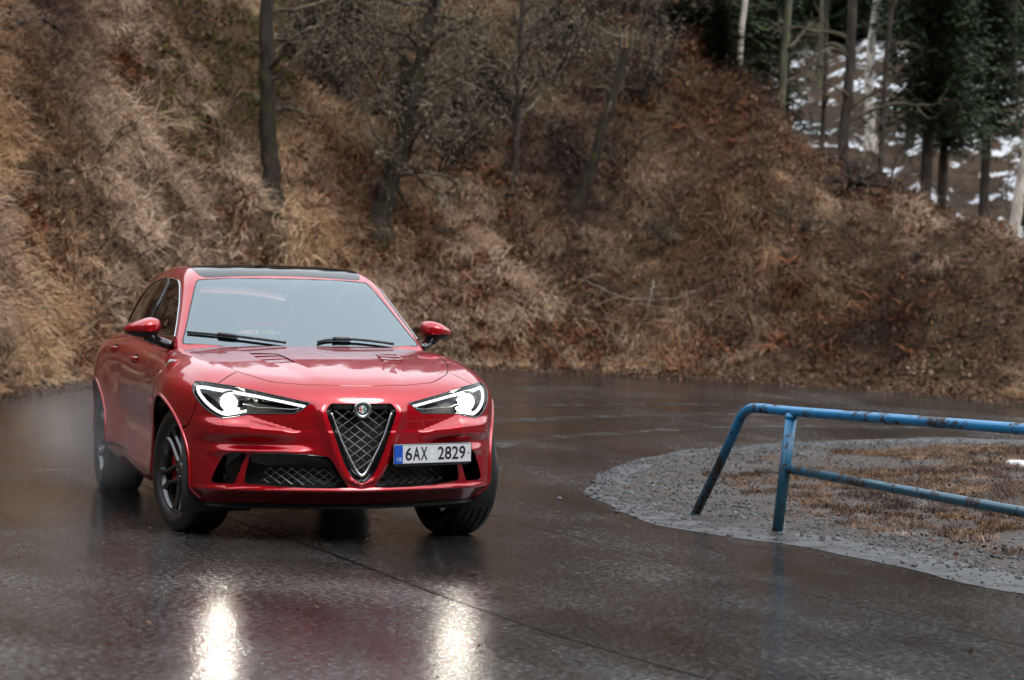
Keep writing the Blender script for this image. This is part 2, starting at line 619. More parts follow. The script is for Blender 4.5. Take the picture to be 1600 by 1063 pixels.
patch = t.noise(.55, 5, .6, co)
grain = t.noise(85, 2, .6, co); grain2 = t.noise(30, 3, .65, co)
col = t.ramp(t.math('ADD', t.math('MULTIPLY', patch, .5), t.math('MULTIPLY', grain2, .5)), [(.36, (.010, .009, .008)), (.52, (.024, .021, .019)), (.62, (.060, .054, .050)), (.72, (.11, .10, .095))])
t.l(col, t.b.inputs['Base Color'])
wet = t.math('ADD', t.math('MULTIPLY', st_n, .65), t.math('MULTIPLY', patch, .35))
ro = t.mrange(wet, .40, .68, .08, .25)
ro = t.math('ADD', ro, t.mrange(grain2, .35, .65, -.05, .12))
t.l(ro, t.b.inputs['Roughness'])
bs = t.n('ShaderNodeBump'); bs.inputs['Distance'].default_value = .006
t.l(t.mrange(wet, .38, .68, .09, .36), bs.inputs['Strength'])
t.l(t.math('ADD', grain, t.math('MULTIPLY', grain2, .8)), bs.inputs['Height']); t.l(bs.outputs[0], t.b.inputs['Normal'])
road = fast_mesh('road', VR_, FR_, M_road, None, True)
tag(road, kind='structure')


def strip(name, pts, width, dz, m, parent):
    P = np.array(dense(catmull(pts, 10), .15, False)); T = np.gradient(P, axis=0); T /= np.linalg.norm(T, axis=1, keepdims=True)
    N = np.stack([-T[:, 1], T[:, 0]], 1); wj = width * (1 + .5 * (fbm(P[:, 0] * 3, P[:, 1] * 3, 2, 3) - .5))[:, None] * .5
    A, B = P + N * wj, P - N * wj
    V = np.concatenate([A, B]); V = np.concatenate([V, (zg(V[:, 0], V[:, 1]) + dz)[:, None]], 1); n = len(P)
    return mesh(name, V, [(i, n + i, n + i + 1, i + 1) for i in range(n - 1)], m, parent, True)


M_joint = mat('bitumen_joint', (.006, .006, .006), .22)
strip('road_joint', [(-3.2, -.62), (.84, -.27), (2.94, -.12), (4.54, .08), (6.5, .55), (9, 1.5)], .018, .003, M_joint, road)
strip('road_joint', [(-4, 1.15), (.71, 1.57), (2.7, 1.79), (4.46, 1.97), (8, 2.6)], .010, .003, M_joint, road)

M_track = mat('drying_tyre_track', (.055, .052, .052), .42)
t = NT(M_track); co = t.coords(); t.l(t.ramp(t.noise(20, 4, .7, co), [(.35, (.020, .018, .017)), (.6, (.050, .047, .046)), (.75, (.09, .086, .086))]), t.b.inputs['Base Color']); t.bump(t.noise(60, 3, .7, co), .8, .01)
t.l(t.mrange(t.noise(2.6, 5, .75, co), .44, .62, 0, .8), t.b.inputs['Alpha'])
# ------------------------------------------------------------------ island inside the bend
ISL = [(-8.94, 10.38), (-8.82, 8.29), (-7.94, 6.46), (-7.18, 5.33), (-6.04, 4.40), (-4.66, 3.55), (-3.46, 2.97), (-2.04, 2.57), (-.62, 2.43), (.38, 2.72), (1.34, 2.89), (2.81, 3.0), (6, 3.3), (13, 5), (18, 9), (17, 15), (9, 19), (0, 18), (-6, 14.5)]
INN = [(-8.25, 10.0), (-8.2, 8.05), (-7.45, 6.30), (-6.9, 5.55), (-5.6, 4.38), (-3.9, 3.42), (-2.8, 3.05), (-2.03, 2.86), (-1.33, 2.76), (-.24, 3.07), (.33, 3.36), (1.24, 3.48), (2.06, 3.50), (6, 3.8), (12.6, 5.5), (17.3, 9.2), (16.3, 14.6), (8.8, 18.3), (.2, 17.2), (-5.6, 13.9)]
isl_o, isl_i = np.array(catmull(ISL, 12, True)), np.array(catmull(INN, 12, True))


def ragged(P, amp, seed):
    P = np.array(dense([tuple(p) for p in P], .10)); n1 = fbm(P[:, 0] * 1.3, P[:, 1] * 1.3, 4, seed); n2 = fbm(P[:, 0] * 1.3 + 50, P[:, 1] * 1.3, 4, seed)
    return P + np.stack([n1 - .5, n2 - .5], 1) * amp


isl_o, isl_i = ragged(isl_o, .22, 5), ragged(isl_i, .40, 6)
for w_, off in ((.26, 1.55), (.34, 3.1), (.22, 4.6)):
    k_ = np.array(catmull(ISL[:6], 6)); T_ = np.gradient(k_, axis=0); T_ /= np.linalg.norm(T_, axis=1, keepdims=True)
    strip('tyre_track', [tuple(q) for q in (k_ + np.stack([T_[:, 1], -T_[:, 0]], 1) * off)[::3]], w_, .003 + off * .0004, M_track, road)


def fill_region(name, outline, holes, step, zfun, m, kind='structure', smooth=True):
    out = np.array(dense([tuple(p) for p in outline], step)); hs = [np.array(dense([tuple(p) for p in h], step)) for h in holes]
    lo, hi = out.min(0), out.max(0)
    X, Y = np.meshgrid(np.arange(lo[0], hi[0], step), np.arange(lo[1], hi[1], step)); pts = np.stack([X.ravel(), Y.ravel()], 1)
    pts = pts + (np.random.RandomState(3).rand(*pts.shape) - .5) * step * .5
    k = in_poly(pts, out)
    for h in hs:
        k &= ~in_poly(pts, h)
    pts = pts[k]
    V = [tuple(p) for p in out]; E = [(i, (i + 1) % len(out)) for i in range(len(out))]
    for h in hs:
        b = len(V); V += [tuple(p) for p in h]; E += [(b + i, b + (i + 1) % len(h)) for i in range(len(h))]
    V += [tuple(p) for p in pts]
    r = delaunay_2d_cdt([Vector(v) for v in V], E, [], 0, 1e-6)
    v2 = np.array([tuple(v) for v in r[0]]); tri = np.array([tuple(f) for f in r[2] if len(f) == 3])
    c = v2[tri].mean(1); k = in_poly(c, out)
    for h in hs:
        k &= ~in_poly(c, h)
    tri = tri[k]
    e1 = v2[tri[:, 1]] - v2[tri[:, 0]]; e2 = v2[tri[:, 2]] - v2[tri[:, 0]]
    fl = e1[:, 0] * e2[:, 1] - e1[:, 1] * e2[:, 0] < 0
    tri[fl] = tri[fl][:, ::-1]
    o = fast_mesh(name, np.concatenate([v2, zfun(v2[:, 0], v2[:, 1])[:, None]], 1), tri, m, None, smooth)
    return tag(o, kind=kind)


def poly_dist(P, poly):
    P = np.asarray(P, float); best = np.full(len(P), 1e9)
    A = np.asarray(poly); B = np.roll(A, -1, 0)
    for a, b in zip(A, B):
        ab = b - a; tt = np.clip(((P - a) @ ab) / max(ab @ ab, 1e-12), 0, 1)
        best = np.minimum(best, np.linalg.norm(P - a - tt[:, None] * ab, axis=1))
    return best


def isl_z(x, y):
    d = poly_dist(np.stack([x, y], 1), isl_i[::8])
    return zg(x, y) + .007 + .16 * ss_(0, 3.5, d) + (.030 * (fbm(x * 4, y * 4, 3, 41) - .5) + .035 * (fbm(x * 1.2, y * 1.2, 2, 43) - .3)) * ss_(.0, .35, d)


M_edge = mat('worn_concrete_edge', (.16, .155, .16), .45)
t = NT(M_edge); co = t.coords()
a1 = t.noise(5, 6, .7, co); a2 = t.noise(60, 4, .7, co)
t.l(t.ramp(t.math('ADD', t.math('MULTIPLY', a1, .55), t.math('MULTIPLY', a2, .45)), [(.36, (.016, .014, .014)), (.50, (.042, .040, .041)), (.66, (.11, .11, .117))]), t.b.inputs['Base Color'])
t.l(t.mrange(a1, .35, .65, .16, .5), t.b.inputs['Roughness'])
t.bump(t.math('ADD', a2, a1), .5, .01)
M_grav = mat('dark_gravel', (.08, .07, .07), .6)
t = NT(M_grav); co = t.coords()
vv = t.n('ShaderNodeTexVoronoi'); vv.inputs['Scale'].default_value = 38; t.l(co, vv.inputs['Vector'])
b1 = t.noise(1.1, 5, .6, co)
gc = t.mixc(t.mrange(vv.outputs['Color'], 0, 1, 0, 1), (.022, .020, .020), (.105, .097, .098))
gc = t.mixc(t.mrange(b1, .34, .50, 0, .92), gc, (.040, .026, .018))
t.l(gc, t.b.inputs['Base Color'])
t.l(t.mrange(vv.outputs['Distance'], 0, .5, .30, .8), t.b.inputs['Roughness'])
t.bump(vv.outputs['Distance'], .8, .02)
fill_region('road_edge', isl_o, [isl_i], .12, lambda x, y: zg(x, y) + .002 + (.006 + .010 * (fbm(x * 5, y * 5, 2, 9) - .4)) * ss_(.02, .25, poly_dist(np.stack([x, y], 1), isl_o[::4])), M_edge)
fill_region('gravel_island', isl_i, [], .16, isl_z, M_grav)
# grey shoulder along the far side of the road

# ------------------------------------------------------------------ vegetation
rng = np.random.RandomState(7)
RT2 = Vector((RT.x, RT.y, 0)).normalized(); FW2 = Vector((FW.x, FW.y, 0)).normalized()


def tz(x, y):
    return float(terrain_z(np.array([x]), np.array([y]))[0])


def limb(r, p, d, L, r0, r1, wob, n=6, sag=0.):
    pts = [Vector(p)]; d = Vector(d).normalized()
    for i in range(n):
        d = (d + Vector(tuple(r.randn(3) * wob)) + Vector((0, 0, -sag))).normalized()
        pts.append(pts[-1] + d * (L / n))
    rs = [r0 + (r1 - r0) * i / n for i in range(n + 1)]
    return pts, rs, d


# --- ground cover tufts, spread with geometry nodes
def tuft(name, nb, length, width, droop, spread, seed, m, segs=3):
    r = np.random.RandomState(seed); V = []; F = []
    for b in range(nb):
        a = r.rand() * 2 * math.pi; rad0 = spread * math.sqrt(r.rand())
        p = np.array([rad0 * math.cos(a), rad0 * math.sin(a), -.02])
        L = length * (.55 + .6 * r.rand())
        d = np.array([.35 * math.cos(a) + .25 * r.randn() + .25, .35 * math.sin(a) + .25 * r.randn(), 1.])
        d /= np.linalg.norm(d)
        side = np.cross(d, [r.randn(), r.randn(), .2]); side /= np.linalg.norm(side)
        w_ = width * (.6 + .8 * r.rand()); dr = droop * (.5 + r.rand())
        base = len(V)
        for k in range(segs + 1):
            q = k / segs
            ww = w_ * (1 - q) ** .7 * .5
            if k == segs:
                V.append(p)
            else:
                V += [p - side * ww, p + side * ww]
            p = p + d * L / segs
            d = d + np.array([.55 * dr, 0, -dr]) / segs * 1.6; d /= np.linalg.norm(d)
        for k in range(segs - 1):
            F.append((base + 2 * k, base + 2 * k + 1, base + 2 * k + 3, base + 2 * k + 2))
        k = segs - 1
        F.append((base + 2 * k, base + 2 * k + 1, base + 2 * segs))
    me = bpy.data.meshes.new(name); me.from_pydata([tuple(v) for v in V], [], F); me.materials.append(m)
    return bpy.data.objects.new(name, me)


def litter(name, n, size, spread, seed, m):
    r = np.random.RandomState(seed); V = []; F = []
    for b in range(n):
        c = np.array([r.randn() * spread, r.randn() * spread, .01 + .05 * r.rand()])
        u = r.randn(3); u[2] *= .5; u /= np.linalg.norm(u); v = np.cross(u, r.randn(3)); v /= np.linalg.norm(v)
        s = size * (.5 + r.rand()); i = len(V)
        V += [c - u * s, c + v * s * .5 + np.array([0, 0, s * .2]), c + u * s, c - v * s * .5]
        F.append((i, i + 1, i + 2, i + 3))
    me = bpy.data.meshes.new(name); me.from_pydata([tuple(v) for v in V], [], F); me.materials.append(m)
    return bpy.data.objects.new(name, me)


def veg_mat(name, stops, rnd=.22, inst=True, hue=False):
    m = mat(name, (.2, .15, .1), .75, spec=.25)
    t = NT(m)
    a = t.n('ShaderNodeAttribute', attribute_name='tone', attribute_type='INSTANCER' if inst else 'GEOMETRY')
    oi = t.n('ShaderNodeObjectInfo')
    g = t.noise(9, 2, .5, t.coords())
    f = t.math('ADD', a.outputs['Fac'], t.math('ADD', t.math('MULTIPLY', t.math('SUBTRACT', oi.outputs['Random'], .5), rnd * 2), t.math('MULTIPLY', t.math('SUBTRACT', g, .5), .35)), True)
    c = t.ramp(f, stops)
    if hue:                       # whole patches are greyer and more weathered
        at2 = t.n('ShaderNodeAttribute', attribute_name='hue', attribute_type='INSTANCER' if inst else 'GEOMETRY')
        hs_ = t.n('ShaderNodeHueSaturation'); hs_.inputs['Saturation'].default_value = .80; hs_.inputs['Value'].default_value = 1.08; t.l(c, hs_.inputs['Color'])
        c = t.mixc(at2.outputs['Fac'], c, hs_.outputs[0])
    t.l(c, t.b.inputs['Base Color'])
    return m


M_straw = veg_mat('dry_grass', [(0., (.040, .022, .012)), (.25, (.110, .055, .028)), (.50, (.24, .132, .068)), (.75, (.42, .250, .138)), (1., (.58, .39, .235))], inst=False, hue=True)
M_straw_i = veg_mat('thin_dry_grass', [(0., (.040, .022, .012)), (.25, (.110, .055, .028)), (.50, (.24, .132, .068)), (.75, (.42, .250, .138)), (1., (.58, .39, .235))], hue=True)
M_rust = veg_mat('rusty_bracken', [(0., (.05, .016, .008)), (.5, (.17, .055, .022)), (1., (.30, .12, .05))])
M_moss = veg_mat('moss_green', [(0., (.045, .045, .009)), (.5, (.12, .110, .018)), (1., (.23, .20, .036))])
M_leaf = veg_mat('dead_leaves', [(0., (.035, .018, .012)), (.5, (.14, .075, .045)), (1., (.34, .22, .14))])


def scatter(name, P, N_up, yaw_, scl, tone, variants, label, cat, realize=False):
    """points -> instances of the variants"""
    col = bpy.data.collections.new(name + '_kinds')
    for o in variants:
        col.objects.link(o)
    me = bpy.data.meshes.new(name)
    me.vertices.add(len(P)); me.vertices.foreach_set('co', np.asarray(P, np.float32).ravel())
    eul = np.zeros((len(P), 3), np.float32)
    for i in range(len(P)):
        q = Vector(N_up[i]).to_track_quat('Z', 'X')
        d = Vector((math.cos(yaw_[i]), math.sin(yaw_[i]), 0))
        z = Vector(N_up[i]).normalized(); x = (d - z * d.dot(z)).normalized(); y = z.cross(x)
        eul[i] = Matrix(((x.x, y.x, z.x), (x.y, y.y, z.y), (x.z, y.z, z.z))).to_euler()
    for nm, ty, arr in (('rot', 'FLOAT_VECTOR', eul), ('scl', 'FLOAT', scl), ('tone', 'FLOAT', tone), ('hue', 'FLOAT', np.clip((fbm(np.asarray(P)[:, 0] * .6 + 3, np.asarray(P)[:, 1] * .6, 3, 207) - .38) * 5, 0, 1))):
        a = me.attributes.new(nm, ty, 'POINT'); a.data.foreach_set('vector' if ty == 'FLOAT_VECTOR' else 'value', np.asarray(arr, np.float32).ravel())
    a = me.attributes.new('idx', 'INT', 'POINT'); a.data.foreach_set('value', np.random.RandomState(5).randint(0, len(variants), len(P)).astype(np.int32))
    ob = bpy.data.objects.new(name, me); COL.objects.link(ob)
    ng = bpy.data.node_groups.new(name, 'GeometryNodeTree')
    ng.interface.new_socket('Geometry', in_out='INPUT', socket_type='NodeSocketGeometry')
    ng.interface.new_socket('Geometry', in_out='OUTPUT', socket_type='NodeSocketGeometry')
    gi = ng.nodes.new('NodeGroupInput'); go = ng.nodes.new('NodeGroupOutput')
    ip = ng.nodes.new('GeometryNodeInstanceOnPoints'); ci = ng.nodes.new('GeometryNodeCollectionInfo')
    ci.inputs['Collection'].default_value = col; ci.inputs['Separate Children'].default_value = True; ci.inputs['Reset Children'].default_value = True
    ip.inputs['Pick Instance'].default_value = True

    def na_(nm, ty):
        x = ng.nodes.new('GeometryNodeInputNamedAttribute'); x.data_type = ty; x.inputs['Name'].default_value = nm
        return x.outputs['Attribute']
    L = ng.links.new
    L(gi.outputs[0], ip.inputs['Points']); L(ci.outputs[0], ip.inputs['Instance'])
    e2r = ng.nodes.new('FunctionNodeEulerToRotation')
    L(na_('rot', 'FLOAT_VECTOR'), e2r.inputs[0]); L(e2r.outputs[0], ip.inputs['Rotation'])
    L(na_('scl', 'FLOAT'), ip.inputs['Scale']); L(na_('idx', 'INT'), ip.inputs['Instance Index'])
    if realize:
        rl = ng.nodes.new('GeometryNodeRealizeInstances'); L(ip.outputs[0], rl.inputs[0]); L(rl.outputs[0], go.inputs[0])
    else:
        L(ip.outputs[0], go.inputs[0])
    md = ob.modifiers.new('spread', 'NODES'); md.node_group = ng
    return tag(ob, label, cat, kind='stuff')


def slope_n(x, y):
    e = .15
    gx = (terrain_z(x + e, y) - terrain_z(x - e, y)) / (2 * e); gy = (terrain_z(x, y + e) - terrain_z(x, y - e)) / (2 * e)
    n = np.stack([-gx, -gy, np.ones_like(gx)], 1)
    return n / np.linalg.norm(n, axis=1, keepdims=True)


def bank_points(n, d0, d1, a0=144.0, a1=188.0, seed=1, power=1.0):
    r = np.random.RandomState(seed)
    psi = np.radians(a0 + (a1 - a0) * r.rand(n)); d = d0 + (d1 - d0) * r.rand(n) ** power
    rho = toe(psi) + d
    return CX + rho * np.cos(psi), CY + rho * np.sin(psi), psi, d


def gap_mask(x, y):              # bare dark hollows
    return fbm(x * .42 + 5, y * .42 + 2, 3, 71)


NG = 42000


def moss_zone(psi, d):
    return ss_(3.4, 4.8, d) * ss_(166.8, 168.2, np.degrees(psi)) * (1 - ss_(170.8, 172.2, np.degrees(psi)))


x, y, psi, d = bank_points(NG, .05, 12.0, seed=3)
g = gap_mask(x, y) - .10 * ss_(158, 150, np.degrees(psi))
keep = rng.rand(len(x)) < np.clip((g - .36) / .14, .05, 1) * (.10 + .90 * ss_(.40, .54, fbm(x * 1.5, y * 1.5, 3, 301))) * (1 - .85 * moss_zone(psi, d)) * (.82 + .18 * ss_(155, 162, np.degrees(psi)))
x, y, psi, d = x[keep], y[keep], psi[keep], d[keep]
N = slope_n(x, y); z = terrain_z(x, y)
up_ = N * .55 + np.array([0, 0, .75])
downhill = np.arctan2(N[:, 1], N[:, 0])
left = ss_(157, 168, np.degrees(psi))
tone = .46 + .38 * left - .30 * ss_(4.5, 7.0, d) * ss_(170, 167, np.degrees(psi)) * ss_(152, 156, np.degrees(psi)) + 1.35 * (fbm(x * .5, y * .5, 3, 91) - .5) + .50 * (fbm(x * 2.2, y * 2.2, 2, 93) - .5) + .20 * (1 - ss_(.4, 1.4, d)) + .5 * (1 - ss_(.3, .9, np.abs(d - 5.0 + .32 * (152 - np.degrees(psi))))) * ss_(153, 151, np.degrees(psi)) + rng.randn(len(x)) * .09
scl = (.62 + .75 * rng.rand(len(x))) * (.55 + .45 * ss_(.2, 1.5, d))
kinds = [tuft('tuft_kind', 24, .38, .013, 1.15, .10, s_, M_straw, 2) for s_ in range(1, 6)] + [tuft('tuft_kind', 18, .50, .012, 1.5, .08, s_, M_straw, 3) for s_ in range(11, 14)]
scatter('dry_grass', np.stack([x, y, z], 1), up_, downhill + rng.randn(len(x)) * .75, scl, tone, kinds, 'dry straw-coloured grass covering the steep bank behind the road', 'grass', True)

# long pale tussocks standing out of it
x, y, psi, d = bank_points(4600, .4, 11.0, seed=33)
g = fbm(x * .45 + 9, y * .45, 3, 101) - .12 + .22 * ss_(156, 166, np.degrees(psi)) - .15 * ss_(5.5, 7.5, d) * ss_(170, 167, np.degrees(psi))
keep = rng.rand(len(x)) < np.clip((g - .46) * 5, 0, 1)
x, y, psi, d = x[keep], y[keep], psi[keep], d[keep]
N = slope_n(x, y); z = terrain_z(x, y)
scatter('straw_tussocks', np.stack([x, y, z], 1), N * .75 + np.array([0, 0, .6]), np.arctan2(N[:, 1], N[:, 0]) + rng.randn(len(x)) * .35, .55 + .6 * rng.rand(len(x)), np.clip(.40 + .24 * ss_(156, 166, np.degrees(psi)) + .6 * (fbm(x * .7, y * .7, 2, 8) - .5) + rng.randn(len(x)) * .1, 0, 1),
        [tuft('tussock_kind', 60, .52, .012, 1.7, .11, s_, M_straw_i, 4) for s_ in range(61, 65)], 'long pale straw tussocks hanging down the bank', 'grass')

# dead leaves and twigs lying between the tufts
x, y, psi, d = bank_points(4600, .0, 10.0, seed=5)
N = slope_n(x, y); z = terrain_z(x, y)
scatter('leaf_litter', np.stack([x, y, z + .02], 1), N, rng.rand(len(x)) * 6.28, .7 + .7 * rng.rand(len(x)), .35 + .8 * (fbm(x * .6, y * .6, 3, 31) - .5) + rng.randn(len(x)) * .12,
        [litter('litter_kind', 40, .035, .22, s_, M_leaf) for s_ in range(4)], 'brown dead leaves lying on the bank between the grass', 'leaves')

# rusty bracken in patches
x, y, psi, d = bank_points(11000, .3, 10.0, seed=9)
pm = fbm(x * .38 + 40, y * .38, 3, 55)
spots = [(-20.45, 2.1, .55), (-20.4, 12.1, .75), (-22.1, 5.6, .9), (-20.9, 9.6, .9), (-21.6, 8.4, .7), (-20.0, 11.0, .7), (-19.2, 12.6, .5)]
near = np.max([np.exp(-(((x - a) ** 2 + (y - b) ** 2) / (2 * (c * .6) ** 2))) for a, b, c in spots], 0)
keep = (rng.rand(len(x)) < np.clip((pm - .60) * 5, 0, .5) * (1 - moss_zone(psi, d))) | (rng.rand(len(x)) < near * .75)
x, y, d = x[keep], y[keep], d[keep]
N = slope_n(x, y); z = terrain_z(x, y)
scatter('rusty_bracken', np.stack([x, y, z], 1), N * .5 + np.array([0, 0, .6]), np.arctan2(N[:, 1], N[:, 0]) + rng.randn(len(x)) * .8, .7 + .6 * rng.rand(len(x)), .45 + rng.randn(len(x)) * .2,
        [tuft('bracken_kind', 16, .36, .030, 1.3, .12, s_, M_rust) for s_ in range(21, 24)], 'rusty brown dead bracken in patches on the bank', 'bracken')

# mossy green low growth: the road verge and the upper left slope
x, y, psi, d = bank_points(21000, .0, 9.5, seed=13)
pm = fbm(x * .5 + 11, y * .5 + 7, 3, 65)
verge = (1 - ss_(.3, .9, d)) * .30
upper = moss_zone(psi, d)
keep = rng.rand(len(x)) < np.clip((pm - .58) * 2, 0, .2) + verge * ss_(.4, .6, pm) * .7 + upper
x, y, d = x[keep], y[keep], d[keep]
N = slope_n(x, y); z = terrain_z(x, y)
scatter('green_moss', np.stack([x, y, z], 1), N * .5 + np.array([0, 0, .6]), rng.rand(len(x)) * 6.28, (.5 + .5 * rng.rand(len(x))) * (1 + .9 * moss_zone(psi[keep], d)), .35 + rng.randn(len(x)) * .22,
        [tuft('moss_kind', 26, .13, .014, .8, .13, s_, M_moss, 2) for s_ in range(31, 34)], 'low olive green moss and grass on the bank and verge', 'moss')

# arching bramble stems tangled over the bank
M_bram = veg_mat('bramble_stems', [(0., (.030, .014, .010)), (.5, (.10, .052, .036)), (1., (.24, .16, .11))], .5)


def bramble(name, seed):
    r = np.random.RandomState(seed); mb = MB()
    for k in range(9):
        a = r.rand() * 6.28; lp, lr, _ = limb(r, tuple(r.randn(3) * np.array([.12, .12, 0])), (math.cos(a), math.sin(a), .9 + .7 * r.rand()), .5 + .7 * r.rand(), .007, .003, .16, 7, .17)
        mb.tube(lp, lr, 3, cap=False)
        for j in range(4):
            i = 2 + r.randint(len(lp) - 2); sp, sr, _ = limb(r, lp[i], (lp[i] - lp[i - 1]).normalized() + Vector(tuple(r.randn(3) * .8)), .12 + .25 * r.rand(), .004, .002, .25, 4, .05)
            mb.tube(sp, sr, 3, cap=False)
    me = bpy.data.meshes.new(name); me.from_pydata(mb.v, [], mb.f); me.materials.append(M_bram)
    return bpy.data.objects.new(name, me)


x, y, psi, d = bank_points(2000, .5, 9.5, seed=37)
keep = rng.rand(len(x)) < np.clip((fbm(x * .5, y * .5 + 8, 3, 401) - .42) * 4, 0, 1) * (.35 + .15 * ss_(163, 157, np.degrees(psi)))
x, y = x[keep], y[keep]; N = slope_n(x, y); z = terrain_z(x, y)
scatter('bramble_tangle', np.stack([x, y, z], 1), N * .6 + np.array([0, 0, .5]), rng.rand(len(x)) * 6.28, .6 + .6 * rng.rand(len(x)), .4 + rng.randn(len(x)) * .15, [bramble('bramble_kind', s_) for s_ in range(5)], 'thin arching bramble stems tangled over the bank', 'brambles')

# island: stones, thin dry grass
r = np.random.RandomState(17)
P = np.stack([-9 + 13 * r.rand(16000), 2.4 + 9.5 * r.rand(16000)], 1)
P = P[in_poly(P, isl_i)]; dd = poly_dist(P, isl_i[::8])
fr = ss_(.45, 1.6, dd + .9 * (fbm(P[:, 0] * .8, P[:, 1] * .8, 2, 77) - .5)) * ss_(-2.6, .8, P[:, 0] * .35 + P[:, 1] * .45 - 1.4)
kg = r.rand(len(P)) < fr * .75 * np.clip((fbm(P[:, 0] * 1.1, P[:, 1] * 1.1, 3, 79) - .40) * 5, 0, 1)
G = P[kg]; zz = isl_z(G[:, 0], G[:, 1])
scatter('island_grass', np.concatenate([G, zz[:, None]], 1), np.repeat([[0, 0, 1.]], len(G), 0), r.rand(len(G)) * 6.28, .30 + .3 * r.rand(len(G)), .27 + .8 * (fbm(G[:, 0] * .9, G[:, 1] * .9, 2, 5) - .5) + r.randn(len(G)) * .12, [tuft('island_tuft_kind', 26, .30, .012, 2.6, .16, s_, M_straw_i, 3) for s_ in range(1, 5)], 'thin flattened dry grass on the gravel island behind the blue railing', 'grass')


P2 = P[(r.rand(len(P)) < .07) & (dd > .15)]
scatter('island_leaves', np.concatenate([P2, isl_z(P2[:, 0], P2[:, 1])[:, None] + .01], 1), np.repeat([[0, 0, 1.]], len(P2), 0), r.rand(len(P2)) * 6.28, .5 + .5 * r.rand(len(P2)), .22 + r.randn(len(P2)) * .15,
        [litter('island_litter_kind', 12, .016, .2, s_ + 80, M_leaf) for s_ in range(3)], 'brown leaves scattered over the gravel island', 'leaves')


def stone(name, seed, m):
    rr = np.random.RandomState(seed); bm_ = []
    V = []
    for i in range(5):
        th = math.pi * i / 4
        for k in range(6):
            ph = 2 * math.pi * k / 6 + .4 * i
            s_ = (1 + .35 * rr.randn() * .5)
            V.append((math.sin(th) * math.cos(ph) * s_, math.sin(th) * math.sin(ph) * s_ * .8, math.cos(th) * .6 * s_))
    F = [(i * 6 + k, i * 6 + (k + 1) % 6, i * 6 + 6 + (k + 1) % 6, i * 6 + 6 + k) for i in range(4) for k in range(6)]
    me = bpy.data.meshes.new(name); me.from_pydata(V, [], F); me.materials.append(m)
    me.polygons.foreach_set('use_smooth', [True] * len(F))
    return bpy.data.objects.new(name, me)


M_stone = veg_mat('wet_gravel_stone', [(0., (.020, .019, .020)), (.5, (.075, .070, .072)), (.85, (.15, .145, .15)), (1., (.32, .31, .31))], .45)
NT(M_stone).b.inputs['Roughness'].default_value = .35
NT(M_stone).b.inputs['Specular IOR Level'].default_value = .5
Q = np.stack([-9 + 15 * r.rand(60000), 2.3 + 9 * r.rand(60000)], 1)
io_ = in_poly(Q, isl_o); do_ = poly_dist(Q, isl_o[::6]); Q = Q[io_ | (r.rand(len(Q)) < .22 * np.exp(-do_ / .18))]; ins_ = in_poly(Q, isl_i); dd = poly_dist(Q, isl_i[::8])
kk = r.rand(len(Q)) < np.where(ins_, .10 + .90 * (1 - ss_(.3, 1.4, dd)), .55 * (1 - ss_(.0, .5, dd)) + .06)
Q, ins_ = Q[kk], ins_[kk]
zz = np.where(ins_, isl_z(Q[:, 0], Q[:, 1]), zg(Q[:, 0], Q[:, 1]) + .008)
scatter('gravel', np.concatenate([Q, zz[:, None]], 1), np.repeat([[0, 0, 1.]], len(Q), 0), r.rand(len(Q)) * 6.28, .008 + .016 * r.rand(len(Q)) ** 3, .24 + r.randn(len(Q)) * .12, [stone('stone_kind', s_, M_stone) for s_ in range(4)], 'dark wet gravel stones on the island behind the blue railing', 'gravel')
# leaves and grit along the foot of the bank
x, y, psi, d = bank_points(2600, -1.2, .3, seed=21, power=.5)
scatter('road_litter', np.stack([x, y, zg(x, y) + .012], 1), np.repeat([[0, 0, 1.]], len(x), 0), rng.rand(len(x)) * 6.28, .35 + .4 * rng.rand(len(x)), .30 + rng.randn(len(x)) * .15,
        [litter('road_litter_kind', 10, .03, .2, s_ + 50, M_leaf) for s_ in range(3)], 'wet leaves and grit along the far road edge', 'leaves')

# odd leaves and grit out on the wet road
qx = -14 + 21 * rng.rand(480); qy = -4 + 12 * rng.rand(480)
k_ = ~in_poly(np.stack([qx, qy], 1), isl_o); qx, qy = qx[k_], qy[k_]
scatter('road_grit', np.stack([qx, qy, zg(qx, qy) + .004], 1), np.repeat([[0, 0, 1.]], len(qx), 0), rng.rand(len(qx)) * 6.28, .35 + .5 * rng.rand(len(qx)), .18 + rng.randn(len(qx)) * .2,
        [litter('grit_kind', 4, .012, .30, s_ + 120, M_leaf) for s_ in range(4)], 'scattered wet leaf scraps and grit on the road', 'leaves')

# --- trees
def bark(name, stops, scale=14, lichen=None):
    m = mat(name, (.1, .08, .06), .9, spec=.2)
    t = NT(m); co = t.coords()
    mp = t.n('ShaderNodeMapping'); mp.inputs['Scale'].default_value = (1, 1, .22); t.l(co, mp.inputs[0])
    n = t.noise(scale, 5, .65, mp.outputs[0])
    c = t.ramp(n, stops)
    if lichen:
        c = t.mixc(t.mrange(t.noise(3.0, 5, .7, co), .52, .64, 0, .85), c, lichen)
    t.l(c, t.b.inputs['Base Color']); t.bump(n, .8, .02)
    return m


